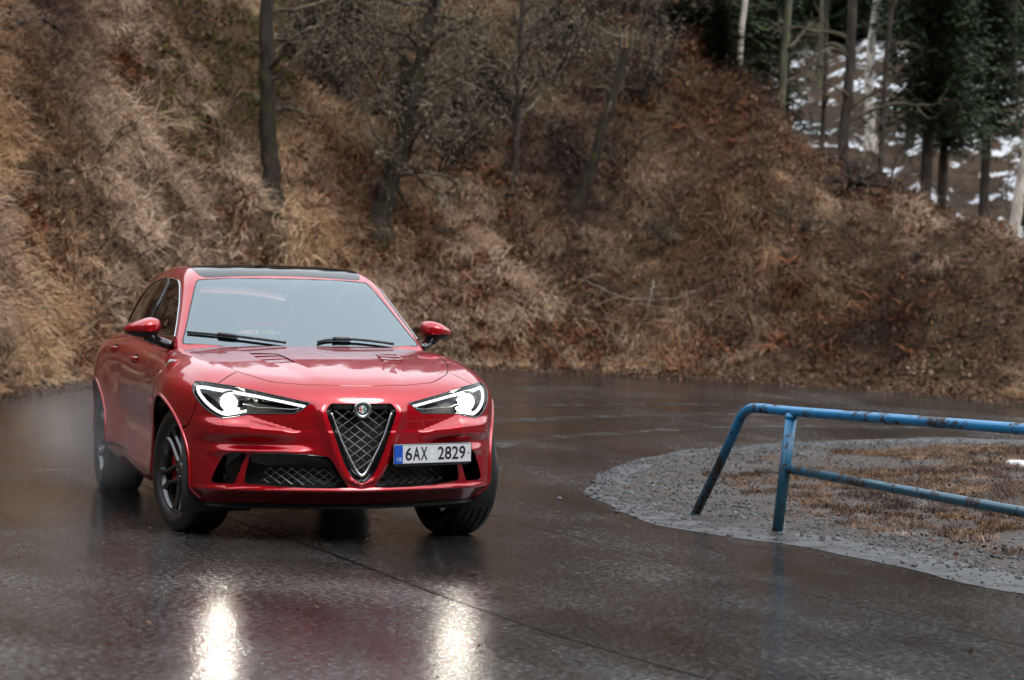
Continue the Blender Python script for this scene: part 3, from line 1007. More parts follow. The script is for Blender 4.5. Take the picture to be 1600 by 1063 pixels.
M_bark = bark('grey_brown_bark', [(.3, (.014, .011, .009)), (.55, (.042, .033, .026)), (.75, (.085, .070, .055))])
M_mossbark = bark('mossy_bark', [(.3, (.011, .008, .006)), (.55, (.030, .023, .017)), (.75, (.065, .052, .040))], 14, (.042, .042, .011))
M_birch = bark('birch_bark', [(.28, (.05, .04, .035)), (.42, (.38, .33, .28)), (.7, (.62, .57, .51))], 9)
M_greenbark = bark('green_grey_bark', [(.3, (.035, .032, .022)), (.6, (.11, .105, .070)), (.8, (.17, .16, .11))])
M_twig = mat('bare_twigs', (.085, .070, .048), .85, spec=.2)
t = NT(M_twig); t.l(t.ramp(t.noise(3., 4, .6, t.coords()), [(.35, (.030, .022, .015)), (.55, (.085, .068, .045)), (.72, (.20, .175, .125))]), t.b.inputs['Base Color'])
M_pale = mat('pale_dry_leaves', (.34, .27, .19), .8)
M_wood = mat('broken_pale_wood', (.17, .11, .07), .85)


def bare_tree(name, base, path, r0, r1, label, m, seed, limbs=10, lmin=.35, length=1.8, twigs=7, group=None, leaves=0, top_h=None, lean_up=.5, tw_r=.006):
    """path: list of (height, to the right, away) from the base"""
    r = np.random.RandomState(seed)
    e = empty(name, base)
    pts = catmull([(RT2.x * a + FW2.x * b, RT2.y * a + FW2.y * b, h) for h, a, b in [(-.35, 0, 0)] + list(path)], 6)
    n = len(pts); rs = [r0 * 1.25 * (1 - i / n) ** .6 * .25 + (r0 + (r1 - r0) * i / (n - 1)) for i in range(n)]
    rs = [q_ * (1 + .75 * math.exp(-max(p[2] + .05, 0) / .20)) for q_, p in zip(rs, pts)]
    pts = [Vector(p) + Vector(tuple(r.randn(3) * r0 * .10)) for p in pts]
    MB().tube(pts, rs, 10).build('trunk', m, e)
    tw = MB(); lv = MB(); H = path[-1][0]
    for k in range(limbs):
        q = lmin + (1 - lmin) * (k + r.rand()) / limbs
        i = min(n - 1, int(q * (n - 1))); p = pts[i]
        a = r.rand() * 2 * math.pi
        d = Vector((math.cos(a), math.sin(a), lean_up + .5 * r.rand()))
        L = length * (1.15 - .6 * q) * (.6 + .7 * r.rand())
        lp, lr, dd_ = limb(r, p, d, L, min(rs[i] * .6, .05), .010, .22, 7, .02)
        tw.tube(lp, lr, 5)
        for j in range(twigs):
            ii_ = 1 + r.randint(len(lp) - 1); d2 = (lp[ii_] - lp[ii_ - 1]).normalized() + Vector(tuple(r.randn(3) * .75))
            sp, sr, _ = limb(r, lp[ii_], d2, L * (.25 + .35 * r.rand()), .008, tw_r * .6, .25, 5)
            tw.tube(sp, sr, 3, cap=False)
            for j2 in range(3):
                i3 = 1 + r.randint(len(sp) - 1); d3 = (sp[i3] - sp[i3 - 1]).normalized() + Vector(tuple(r.randn(3) * .8))
                tp, trr, _ = limb(r, sp[i3], d3, L * (.10 + .18 * r.rand()), tw_r * .8, tw_r * .4, .3, 3)
                tw.tube(tp, trr, 3, cap=False)
                for q4 in range(leaves):
                    c = tp[r.randint(len(tp))] + Vector(tuple(r.randn(3) * .02)); u = Vector(tuple(r.randn(3))).normalized() * .016; v = u.cross(Vector(tuple(r.randn(3)))).normalized() * .009
                    lv.add([c - u, c - v, c + u, c + v], [(0, 1, 2, 3)])
    cr = tw.build('crown', M_twig, e, False)
    if leaves:
        tag(lv.build('dry_leaves', M_pale, cr, False), kind='stuff')
    return tag(e, label, 'tree', group)


def bz(x, y, dz=0.):
    return (x, y, tz(x, y) + dz)


bare_tree('bare_tree', bz(-21.5, 4.15), [(0, 0, 0), (1, -.08, 0), (2, -.16, 0), (3.4, -.24, .1), (5, -.3, .3), (8, -.2, .6)], .13, .07, 'straight dark trunk standing on the bank above the car roof', M_mossbark, 3, 18, .40, 1.7, 12, leaves=2)
bare_tree('bare_tree', bz(-22.0, 6.07), [(0, 0, 0), (.5, .10, 0), (1.0, .20, 0), (2.24, .50, 0), (3.2, .66, .1), (4.2, .8, .2), (6.5, .9, .4)],  .15, .06, 'mossy trunk leaning to the right with a spreading leafless crown', M_mossbark, 11, 44, .40, 2.2, 15, leaves=4, lean_up=.25)
bare_tree('bare_tree', bz(-23.3, 8.84), [(0, 0, 0), (1.2, .03, 0), (2.4, .02, .1), (4.5, .05, .3)], .065, .03, 'thin pale trunk between the two leaning trees', M_bark, 17, 18, .45, 1.5, 6, leaves=2)
bare_tree('bare_tree', bz(-22.65, 9.73), [(0, 0, 0), (.82, .30, 0), (1.5, .46, 0), (2.2, .64, 0), (2.9, .82, .05), (3.2, .86, .05)], .085, .06, 'leaning dark trunk with a broken splintered top', M_mossbark, 23, 5, .55, 1.1, 5)
mb = MB()
bb_ = Vector(bz(-22.65, 9.73)) + RT2 * .86 + Vector((0, 0, 3.15))
for k in range(5):
    a = rng.randn(3) * .06
    mb.tube([bb_ + Vector((a[0], a[1], -.15)), bb_ + Vector((a[0] * 1.5, a[1] * 1.5, .12 + .1 * rng.rand()))], [.03, .005], 5)
brk = mb.build('broken_top', M_wood, None, False)
par = [o for o in COL.objects if o.name.startswith('bare_tree') and (o.location - Vector(bz(-22.65, 9.73))).length < .01][0]
brk.parent = par; brk.location = -par.location
# trees on and behind the ridge at the right
bare_tree('birch_tree', bz(-25.6, 14.1), [(-.3, 0, 0), (1, .06, 0), (2, .14, 0), (4, .2, 0), (7, .1, 0)], .055, .04, 'slim whitish birch leaning on the ridge, left of the snow', M_birch, 31, 7, .6, 1.2, 5)
bare_tree('bare_tree', bz(-27.2, 15.9), [(-.3, 0, 0), (2, -.05, 0), (4, 0, 0), (8, -.2, 0)], .085, .06, 'greenish grey trunk at the left edge of the snow patches', M_greenbark, 37, 9, .5, 1.5, 5)
bare_tree('bare_tree', bz(-24.0, 15.6), [(-.3, 0, 0), (1, .05, 0), (2.5, .12, 0), (5, .1, 0), (8, 0, 0)], .10, .06, 'dark brown trunk standing in front of the snow patches', M_bark, 41, 15, .25, 1.6, 6)
bare_tree('bare_tree', bz(-28.5, 17.4), [(-.3, 0, 0), (3, .06, 0), (8, -.2, 0)], .05, .035, 'thin grey trunk just right of the greenish one', M_bark, 43, 8, .5, 1.3, 5)
bare_tree('birch_tree', bz(-27.0, 21.1), [(-.4, 0, 0), (1, .08, 0), (2.2, .25, 0), (3.5, .38, 0), (6, .5, 0)], .12, .08, 'thick white birch trunk at the right edge of the picture', M_birch, 47, 8, .55, 1.6, 5)
bare_tree('bare_tree', bz(-31.5, 20.6), [(-.4, 0, 0), (3, -.1, 0), (9, .1, 0)], .07, .05, 'slender dark trunk among the spruces right of the snow', M_bark, 53, 10, .4, 1.4, 5)

# twiggy shrubs on the bank
def shrub(base, stems, height, spread, seed, label, leaves=2):
    r = np.random.RandomState(seed); e = empty('bare_shrub', base)
    st = MB(); tw = MB(); lv = MB()
    for k in range(stems):
        a = r.rand() * 2 * math.pi; q = spread * (.4 + .8 * r.rand()) / height
        lp, lr, _ = limb(r, (.1 * math.cos(a), .1 * math.sin(a), -.05), (q * math.cos(a), q * math.sin(a), 1), height * (.6 + .6 * r.rand()), .016, .005, .13, 9, .015)
        st.tube(lp, lr, 5)
        for j in range(9):
            ii_ = 3 + r.randint(len(lp) - 3); d2 = (lp[ii_] - lp[ii_ - 1]).normalized() + Vector(tuple(r.randn(3) * .7))
            sp, sr, _ = limb(r, lp[ii_], d2, height * (.15 + .3 * r.rand()), .006, .003, .25, 5)
            tw.tube(sp, sr, 3, cap=False)
            for j2 in range(3):
                i3 = 1 + r.randint(len(sp) - 1)
                tp, trr, _ = limb(r, sp[i3], (sp[i3] - sp[i3 - 1]).normalized() + Vector(tuple(r.randn(3) * .8)), height * (.06 + .12 * r.rand()), .0035, .002, .3, 3)
                tw.tube(tp, trr, 3, cap=False)
                for q4 in range(leaves):
                    c = tp[r.randint(len(tp))] + Vector(tuple(r.randn(3) * .02)); u = Vector(tuple(r.randn(3))).normalized() * .017; v = u.cross(Vector(tuple(r.randn(3)))).normalized() * .010
                    lv.add([c - u, c - v, c + u, c + v], [(0, 1, 2, 3)])
    s_ = st.build('stems', M_bark, e, True); t_ = tw.build('crown', M_twig, e, False)
    if leaves:
        tag(lv.build('dry_leaves', M_pale, t_, False), kind='stuff')
    return tag(e, label, 'shrub')


for (x_, y_, st_, h_, sp_, sd_, lb_, lf_) in (
        (-24.9, 6.0, 30, 2.2, 1.5, 61, 'leafless shrub just right of the straight trunk at the picture top', 3),
        (-24.9, 9.0, 30, 2.0, 1.6, 62, 'leafless shrub behind the crown of the mossy leaning tree', 3),
        (-25.6, 10.2, 26, 2.1, 1.5, 63, 'leafless shrub left of the broken trunk, high on the bank', 3),
        (-25.0, 11.8, 26, 2.0, 1.4, 64, 'leafless shrub right of the broken trunk, high on the bank', 2),
        (-21.9, 11.4, 12, .6, .8, 65, 'low tangled shrub halfway up the bank, right of the leaning trunk', 0),
        (-21.0, 13.2, 12, .6, .8, 66, 'low tangled shrub below the ridge, left of the dark root', 0),
        (-23.9, 7.6, 24, 1.5, 1.3, 71, 'leafless shrub in the dark hollow behind the mossy log', 2),
        (-26.6, 7.8, 28, 2.2, 1.7, 72, 'leafless shrub at the picture top above the mossy leaning trunk', 3),
        (-25.9, 12.9, 24, 1.8, 1.4, 73, 'leafless shrub below the slim birch', 2),
        (-23.6, 11.0, 12, .8, .8, 74, 'leafless bush on the open slope right of the broken trunk', 0),
        (-18.9, 1.0, 8, .7, .6, 67, 'small shrub at the left of the grassy slope', 0),
        (-22.9, 15.9, 10, 1.0, .8, 68, 'low dark shrub on the ridge in front of the snow', 0)):
    shrub(bz(x_, y_), st_, h_, sp_, sd_, lb_, lf_)

# spruces
M_needle = mat('spruce_needles', (.02, .035, .015), .7, spec=.3)
t = NT(M_needle); oi = t.n('ShaderNodeObjectInfo')
t.l(t.mixc(t.mrange(t.noise(1.5, 4, .6, t.coords()), .35, .7, 0, 1), (.016, .027, .012), (.062, .085, .036)), t.b.inputs['Base Color'])


def spruce_mesh(H, R, seed, z0=.8):
    r = np.random.RandomState(seed); V = []; F = []
    nw = int(H / .26)
    for w_ in range(nw):
        q = (w_ + .3 * r.rand()) / nw; zc = z0 + (H - z0) * q
        Rl = R * (1 - q) ** .85 * (.75 + .4 * r.rand()) + .10
        nb = 7 if q < .7 else 5
        for b in range(nb):
            a = 2 * math.pi * (b + r.rand() * .8) / nb + w_ * .9
            L = Rl * (.7 + .45 * r.rand())
            n = max(4, int(L / .075))
            for i in range(n):
                s_ = (i + .5) / n
                cz = zc - .35 * L * s_ + .22 * L * s_ * s_ + .05 * r.randn() * L
                c = np.array([math.cos(a) * L * s_, math.sin(a) * L * s_, cz])
                wdt = (.30 * (1 - s_) + .10) * (.7 + .6 * r.rand())
                for sd_ in (1, -1):
                    dirv = np.array([math.cos(a) * .55 - math.sin(a) * sd_, math.sin(a) * .55 + math.cos(a) * sd_, -.30 + .25 * r.randn()]) * wdt
                    th = np.array([math.cos(a), math.sin(a), .12 * r.randn()]) * .06
                    k = len(V)
                    V += [c - th, c + th, c + dirv]
                    F.append((k, k + 1, k + 2))
    return np.array(V), np.array(F)


SPK = []
for k, (H, R, z0_) in enumerate(((13, 2.3, .8), (10, 1.9, .8), (7, 1.6, .8), (14, 1.9, 4.2))):
    V, F = spruce_mesh(H, R, 80 + k, z0_)
    cr = fast_mesh('crown', V, F, M_needle, None, False, False).data
    tm = MB().tube([(0, 0, -.5), (0, 0, H * .5), (0, 0, H)], [.17 * H / 13, .11 * H / 13, .015], 8)
    me = bpy.data.meshes.new('trunk'); me.from_pydata(tm.v, [], tm.f); me.materials.append(M_bark)
    SPK.append((cr, me))


def spruce(x, y, kind, s, rz, label, group):
    e = empty('spruce_tree', bz(x, y, -.1), (0, 0, rz)); e.scale = (s, s, s)
    for me, nm in ((SPK[kind][1], 'trunk'), (SPK[kind][0], 'crown')):
        link(bpy.data.objects.new(nm, me), e)
    return tag(e, label, 'tree', group)


def psi_px(px):                  # bearing of a column of the picture
    d = FW + RT * ((px - 800) / 3308.)
    return math.atan2(d.y, d.x)


rs_ = np.random.RandomState(99)
ordn = ['first', 'second', 'third', 'fourth', 'fifth', 'sixth', 'seventh', 'eighth', 'ninth', 'tenth', 'eleventh', 'twelfth', 'thirteenth', 'fourteenth', 'fifteenth', 'sixteenth']
up_sp = [(300, 56, 2), (380, 60, 2), (455, 47.5, 2), (520, 54, 2), (600, 50.5, 2), (690, 48, 2), (770, 58, 2), (850, 52.5, 2), (930, 49.5, 2), (1000, 55, 2), (1075, 43.3, 2), (1125, 45.0, 2)]
for k, (px, rho, kd) in enumerate(up_sp):
    a = psi_px(px)
    spruce(CX + rho * math.cos(a), CY + rho * math.sin(a), kd, .85 + .3 * rs_.rand(), rs_.rand() * 6.28, f'{ordn[k]} spruce from the left in the dark row above the bank', 'spruces above the bank')
far_sp = [(1180, 66, 1), (1408, 74, 3), (1436, 54, 3), (1462, 60, 3), (1482, 76, 3), (1528, 64, 3), (1560, 82, 3), (1612, 68, 3), (1650, 56, 1)]
for k, (px, rho, kd) in enumerate(far_sp):
    a = psi_px(px)
    spruce(CX + rho * math.cos(a), CY + rho * math.sin(a), kd, .85 + .35 * rs_.rand(), rs_.rand() * 6.28, f'{ordn[k]} spruce from the left in the snowy wood beyond the ridge', 'spruces in the snowy wood')
far_tr = [(1200, 66), (1262, 84), (1350, 74), (1376, 88), (1416, 76), (1490, 82), (1560, 84)]
for k, (px, rho) in enumerate(far_tr):
    a = psi_px(px)
    bare_tree('bare_tree', bz(CX + rho * math.cos(a), CY + rho * math.sin(a)), [(-.4, 0, 0), (3, .1 * rs_.randn(), 0), (7, .2 * rs_.randn(), 0), (12, .3 * rs_.randn(), 0)], .13 + .05 * rs_.rand(), .06, f'{ordn[k]} thin trunk from the left in the distant snowy wood', [M_bark, M_greenbark, M_birch][k % 3], 200 + k, 8, .3, 1.8, 3, 'trunks in the snowy wood', tw_r=.012)

# the wood further up the far slope reads as one dark mass
col_ = bpy.data.collections.new('wood_kinds')
vk = []
for k in range(3):
    vk.append(bpy.data.objects.new('wood_kind', SPK[k][0]))
wx, wy, wsc = [], [], []
rw = np.random.RandomState(77)
for k in range(110):
    a = psi_px(1080 + 640 * rw.rand()); rho = 90 + 46 * rw.rand()
    wx.append(CX + rho * math.cos(a)); wy.append(CY + rho * math.sin(a)); wsc.append(1.0 + .5 * rw.rand())
for k in range(150):             # and the same wood on the other side of the valley, behind the viewpoint
    a = rad(-70 + 150 * rw.rand()); rho = float(toe(np.array(a % (2 * math.pi)))) + 6 + 34 * rw.rand()
    wx.append(CX + rho * math.cos(a)); wy.append(CY + rho * math.sin(a)); wsc.append(.8 + .4 * rw.rand())
wx, wy = np.array(wx), np.array(wy)
scatter('distant_wood', np.stack([wx, wy, terrain_z(wx, wy) - .5], 1), np.repeat([[0, 0, 1.]], len(wx), 0), rw.rand(len(wx)) * 6.28, wsc, rw.rand(len(wx)), vk, 'dark distant spruce wood filling the slope above the snow', 'wood')
# young evergreens in the dark upper part of the bank
for k, (px, rho, s_, lb) in enumerate(((462, 38.6, .24, 'dark evergreen shrub right beside the straight trunk'), (520, 39.4, .30, 'dark evergreen shrub behind the leafless shrub near the straight trunk'), (610, 39.0, .22, 'dark evergreen shrub left of the mossy leaning trunk'), (705, 38.6, .20, 'low dark evergreen in the hollow right of the mossy leaning trunk'), (745, 39.2, .20, 'low dark evergreen left of the thin pale trunk'), (850, 41.2, .26, 'dark evergreen shrub at the picture top left of the broken trunk'), (1060, 41.4, .24, 'green evergreen shrub left of the slim birch'), (1105, 41.2, .24, 'green evergreen shrub right below the slim birch'))):
    a = psi_px(px); e = spruce(CX + rho * math.cos(a), CY + rho * math.sin(a), 2, s_, k * 1.3, lb, None); e.name = 'evergreen_shrub'; e['category'] = 'shrub'; e.scale = (s_ * 1.9, s_ * 1.9, s_)

# --- fallen wood
def fallen(name, pts, r0, r1, m, label, cat, twg=0, seed=0):
    r = np.random.RandomState(seed)
    P = [Vector((x_, y_, tz(x_, y_) + dz)) for x_, y_, dz in pts]
    c0 = P[0].copy(); P = catmull([p - c0 for p in P], 6); n = len(P)
    P = [Vector(p) + Vector(tuple(r.randn(3) * r0 * .35)) for p in P]
    mb = MB().tube(P, [r0 + (r1 - r0) * i / (n - 1) for i in range(n)], 8)
    for k in range(twg):
        i = 2 + r.randint(n - 3); lp, lr, _ = limb(r, P[i], Vector(tuple(r.randn(3))) + Vector((0, 0, .5)), .25 + .4 * r.rand(), r1 * .7, .003, .25, 5)
        mb.tube(lp, lr, 4)
    o = mb.build(name, m, None); o.location = c0
    return tag(o, label, cat)


M_drift = bark('weathered_branch', [(.3, (.08, .065, .05)), (.6, (.20, .17, .135)), (.8, (.30, .26, .21))])
fallen('fallen_branch', [(-17.2, -.75, .25), (-18.6, .0, .30), (-19.8, .6, .28), (-20.9, 1.05, .35)], .04, .02, M_bark, 'dark fallen branch at the upper left of the slope', 'branch', 3, 1)
fallen('fallen_branch', [(-21.5, 9.5, .16), (-21.3, 10.2, .24), (-20.9, 11.0, .28), (-20.5, 11.75, .18)], .022, .010, M_drift, 'long pale fallen branch lying across the bank right of the car', 'branch', 4, 2)
fallen('fallen_branch', [(-20.8, 10.45, .02), (-21.0, 10.6, .30), (-21.2, 10.75, .45)], .03, .015, M_drift, 'short pale branch stub poking up below the long fallen branch', 'branch', 0, 3)
fallen('fallen_log', [(-22.15, 7.05, .10), (-22.1, 7.3, .12), (-22.0, 7.55, .10)], .10, .09, M_mossbark, 'short mossy log on the bank right of the leaning trunk', 'log', 0, 4)
fallen('fallen_branch', [(-21.1, 7.6, .12), (-20.9, 8.0, .16), (-20.8, 8.3, .10)], .014, .008, M_drift, 'thin pale stick low on the bank above the right mirror', 'branch', 0, 5)
fallen('tree_stump', [(-23.3, 7.5, -.1), (-23.28, 7.52, .15), (-23.25, 7.55, .28)], .09, .08, M_drift, 'pale weathered stump half hidden in grass above the mossy log', 'stump', 0, 6)
rb = bz(-21.5, 14.6)
mb = MB(); r = np.random.RandomState(5)
for k in range(16):
    a = r.rand() * 6.28
    lp, lr, _ = limb(r, (0, 0, .1), (math.cos(a), math.sin(a), .1 + .8 * r.rand()), .35 + .4 * r.rand(), .06, .015, .3, 6, .08)
    mb.tube(lp, lr, 6)
o = mb.build('root_plate', M_bark, None); o.location = rb
tag(o, 'dark tangled root plate on the ridge below the snow', 'roots')

# snow left on the island and by the far wood
def snow(x0, y0, R, seed, zf, label):
    r = np.random.RandomState(seed); V = [(0, 0, .045)]; n = 26
    for k, q in ((1, .55), (2, .85), (3, 1.)):
        for i in range(n):
            a = 2 * math.pi * i / n; rr = R * q * (1 + .35 * math.sin(2 * a + seed) + .18 * math.sin(5 * a + 2 * seed))
            V.append((rr * math.cos(a), rr * .55 * math.sin(a), (.040, .025, -.02)[k - 1] + .008 * r.randn()))
    F = [(0, 1 + i, 1 + (i + 1) % n) for i in range(n)]
    for k in range(2):
        F += [(1 + k * n + i, 1 + k * n + n + i, 1 + k * n + n + (i + 1) % n, 1 + k * n + (i + 1) % n) for i in range(n)]
    o = mesh('snow_patch', V, F, mat('old_snow', (.78, .80, .84), .6)); o.location = (x0, y0, zf)
    return tag(o, label, 'snow')


snow(-4.0, 7.45, .42, 2, float(isl_z(np.array([-4.]), np.array([7.45]))[0]), 'small patch of old snow on the gravel island at the right edge')

# ------------------------------------------------------------------ blue railing
M_blue_p = mat('chipped_blue_paint', (.015, .16, .45), .38, coat=.25)
t = NT(M_blue_p); co = t.coords()
n_ = t.noise(5.5, 6, .7, co); n2 = t.noise(28, 4, .7, co)
ch = t.mrange(t.math('ADD', t.math('MULTIPLY', n_, .7), t.math('MULTIPLY', n2, .3)), .525, .555, 0, 1)
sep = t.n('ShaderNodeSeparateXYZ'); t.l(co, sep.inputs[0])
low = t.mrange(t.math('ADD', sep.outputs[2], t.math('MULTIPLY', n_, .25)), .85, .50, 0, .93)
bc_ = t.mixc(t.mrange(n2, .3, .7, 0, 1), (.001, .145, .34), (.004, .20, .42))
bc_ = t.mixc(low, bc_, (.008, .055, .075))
t.l(t.mixc(ch, bc_, (.022, .012, .009)), t.b.inputs['Base Color'])
t.l(t.mixc(ch, (.35, .35, .35), (.8, .8, .8)), t.b.inputs['Roughness'])
t.bump(ch, -.35, .004)
rl_ = empty('railing', (-.17, 3.05, .0))
tag(rl_, 'chipped blue steel pipe railing on the edge of the gravel island', 'railing')
rz_ = lambda *p: Vector(p) - Vector((-.17, 3.05, 0))
top = [(-1.36, 2.95, -.05), (-1.12, 2.967, .22), (-.86, 2.99, .54), (-.72, 3.0, .715), (-.66, 3.005, .765), (-.58, 3.012, .795), (-.45, 3.03, .803), (-.17, 3.09, .800), (1.0, 3.25, .812), (2.4, 3.45, .825), (4.6, 3.76, .84)]
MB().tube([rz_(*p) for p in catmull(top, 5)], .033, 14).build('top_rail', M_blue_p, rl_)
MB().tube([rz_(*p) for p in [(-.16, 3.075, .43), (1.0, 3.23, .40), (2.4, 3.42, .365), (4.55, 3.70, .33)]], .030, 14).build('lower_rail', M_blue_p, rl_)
for c_, ax_, rr_ in (((-.165, 3.072, .43), (1, .12, 0), .037), ((-.13, 3.088, .765), (0, .05, 1), .042), ((-.17, 3.037, .012), (0, 0, 1), .060), ((-1.335, 2.952, .010), (0, 0, 1), .060)):
    Mq = Matrix.Translation(rz_(*c_)) @ Vector(ax_).normalized().to_track_quat('X', 'Z').to_matrix().to_4x4()
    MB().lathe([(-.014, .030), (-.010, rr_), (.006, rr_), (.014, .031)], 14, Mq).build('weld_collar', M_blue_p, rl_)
for a, b in (((-.17, 3.035, -.08), (-.13, 3.09, .79)), ((3.0, 3.48, -.08), (3.05, 3.54, .82)), ((4.45, 3.68, -.08), (4.5, 3.74, .83))):
    A, B = Vector(a), Vector(b)
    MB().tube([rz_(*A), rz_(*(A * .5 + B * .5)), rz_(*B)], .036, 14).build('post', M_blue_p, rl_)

# ------------------------------------------------------------------ spray thrown up by the wheels
def spray(name, c, s_, dens, seed, label):
    mb = MB(); n, m_ = 20, 12
    V = []; F = []
    for i in range(m_ + 1):
        th = math.pi * i / m_
        for k in range(n):
            ph = 2 * math.pi * k / n
            V.append((math.sin(th) * math.cos(ph), math.sin(th) * math.sin(ph), math.cos(th)))
    F = [(i * n + k, i * n + n + k, i * n + n + (k + 1) % n, i * n + (k + 1) % n) for i in range(m_) for k in range(n)]
    mv = bpy.data.materials.new(name); mv.use_nodes = True
    t = NT(mv); t.t.nodes.clear()
    o_ = t.n('ShaderNodeOutputMaterial'); pv = t.n('ShaderNodeVolumePrincipled')
    pv.inputs['Color'].default_value = (.92, .93, .95, 1); pv.inputs['Anisotropy'].default_value = .3
    co = t.coords()
    ln = t.n('ShaderNodeVectorMath', operation='LENGTH'); t.l(co, ln.inputs[0])
    fall = t.math('POWER', t.math('SUBTRACT', 1.0, ln.outputs['Value'], True), 1.3)
    mp = t.n('ShaderNodeMapping'); mp.inputs['Scale'].default_value = (s_[0], s_[1], s_[2]); mp.inputs['Location'].default_value = (seed, 0, 0); t.l(co, mp.inputs[0])
    nz = t.mrange(t.noise(2.6, 3, .6, mp.outputs[0]), .35, .75, .1, 1.6)
    t.l(t.math('MULTIPLY', t.math('MULTIPLY', fall, nz), dens), pv.inputs['Density'])
    t.l(pv.outputs[0], o_.inputs['Volume'])
    o = mesh(name, V, F, mv); o.location = c; o.scale = s_
    return tag(o, label, 'spray', kind='stuff')


spray('wheel_spray', (-2.3, -1.15, .42), (2.1, .50, .46), .36, 1.0, 'thin mist of water along the car side between the wheels')
spray('wheel_spray', (-4.4, -.6, .42), (1.9, 1.0, .42), .08, 5.0, 'thin mist of water trailing behind the rear wheels')

# ------------------------------------------------------------------ car
def grad(f, P, e=1.5e-3):
    P = np.asarray(P); G = np.zeros_like(P)
    for k in range(3):
        d = np.zeros(3); d[k] = e
        a, b = P + d, P - d
        G[:, k] = f(a[:, 0], a[:, 1], a[:, 2]) - f(b[:, 0], b[:, 1], b[:, 2])
    return G / np.maximum(np.linalg.norm(G, axis=1, keepdims=True), 1e-12)


class Param:
    def __init__(self, f, c, kind):
        self.f, self.c, self.kind = f, np.array(c, float), kind

    def to(self, P):
        P = np.asarray(P, float); q = P - self.c
        k = self.kind
        if k == 'front':
            return np.stack([np.arctan2(q[:, 1], q[:, 0]), np.arctan2(q[:, 2], np.hypot(q[:, 0], q[:, 1]))], 1) * .9
        if k == 'rear':
            return np.stack([np.arctan2(q[:, 1], -q[:, 0]), np.arctan2(q[:, 2], np.hypot(q[:, 0], q[:, 1]))], 1) * .9
        if k == 'side':
            return np.stack([q[:, 0], np.arctan2(q[:, 2], q[:, 1]) * .9], 1)
        if k == 'top':
            return q[:, :2].copy()
        if k == 'az':
            s = q / np.array([2.2, .9, .7]); s /= np.linalg.norm(s, axis=1, keepdims=True)
            th = np.arccos(np.clip(s[:, 2], -1, 1)); ph = np.arctan2(s[:, 1], s[:, 0])
            return np.stack([th * np.cos(ph), th * np.sin(ph)], 1)

    def lift(self, U):
        U = np.asarray(U, float); n = len(U); k = self.kind
        o = np.repeat(self.c[None], n, 0); t1 = 2.2
        if k in ('front', 'rear'):
            a, b = U[:, 0] / .9, U[:, 1] / .9
            sx = 1 if k == 'front' else -1
            d = np.stack([sx * np.cos(a) * np.cos(b), np.sin(a) * np.cos(b), np.sin(b)], 1)
        elif k == 'side':
            o[:, 0] = U[:, 0]; a = U[:, 1] / .9
            d = np.stack([0 * a, np.cos(a), np.sin(a)], 1)
        elif k == 'top':
            o[:, :2] = U; d = np.repeat(np.array([[0, 0, 1.]]), n, 0)
        else:
            th = np.linalg.norm(U, axis=1); ph = np.arctan2(U[:, 1], U[:, 0])
            d = np.stack([2.2 * np.sin(th) * np.cos(ph), .9 * np.sin(th) * np.sin(ph), .7 * np.cos(th)], 1)
        return solve(self.f, o, d, 0., t1)


PF = Param(f_body, (-.1, 0, .55), 'front')
PR = Param(f_body, (-3.0, 0, .6), 'rear')
PS = Param(f_body, (0, 0, .5), 'side')
PT = Param(f_body, (0, 0, .5), 'top')
PG = Param(f_green, (-1.75, 0, .95), 'az')


def off_pts(f, P, off):
    P = np.asarray(P, float)
    return P - grad(f, P) * off


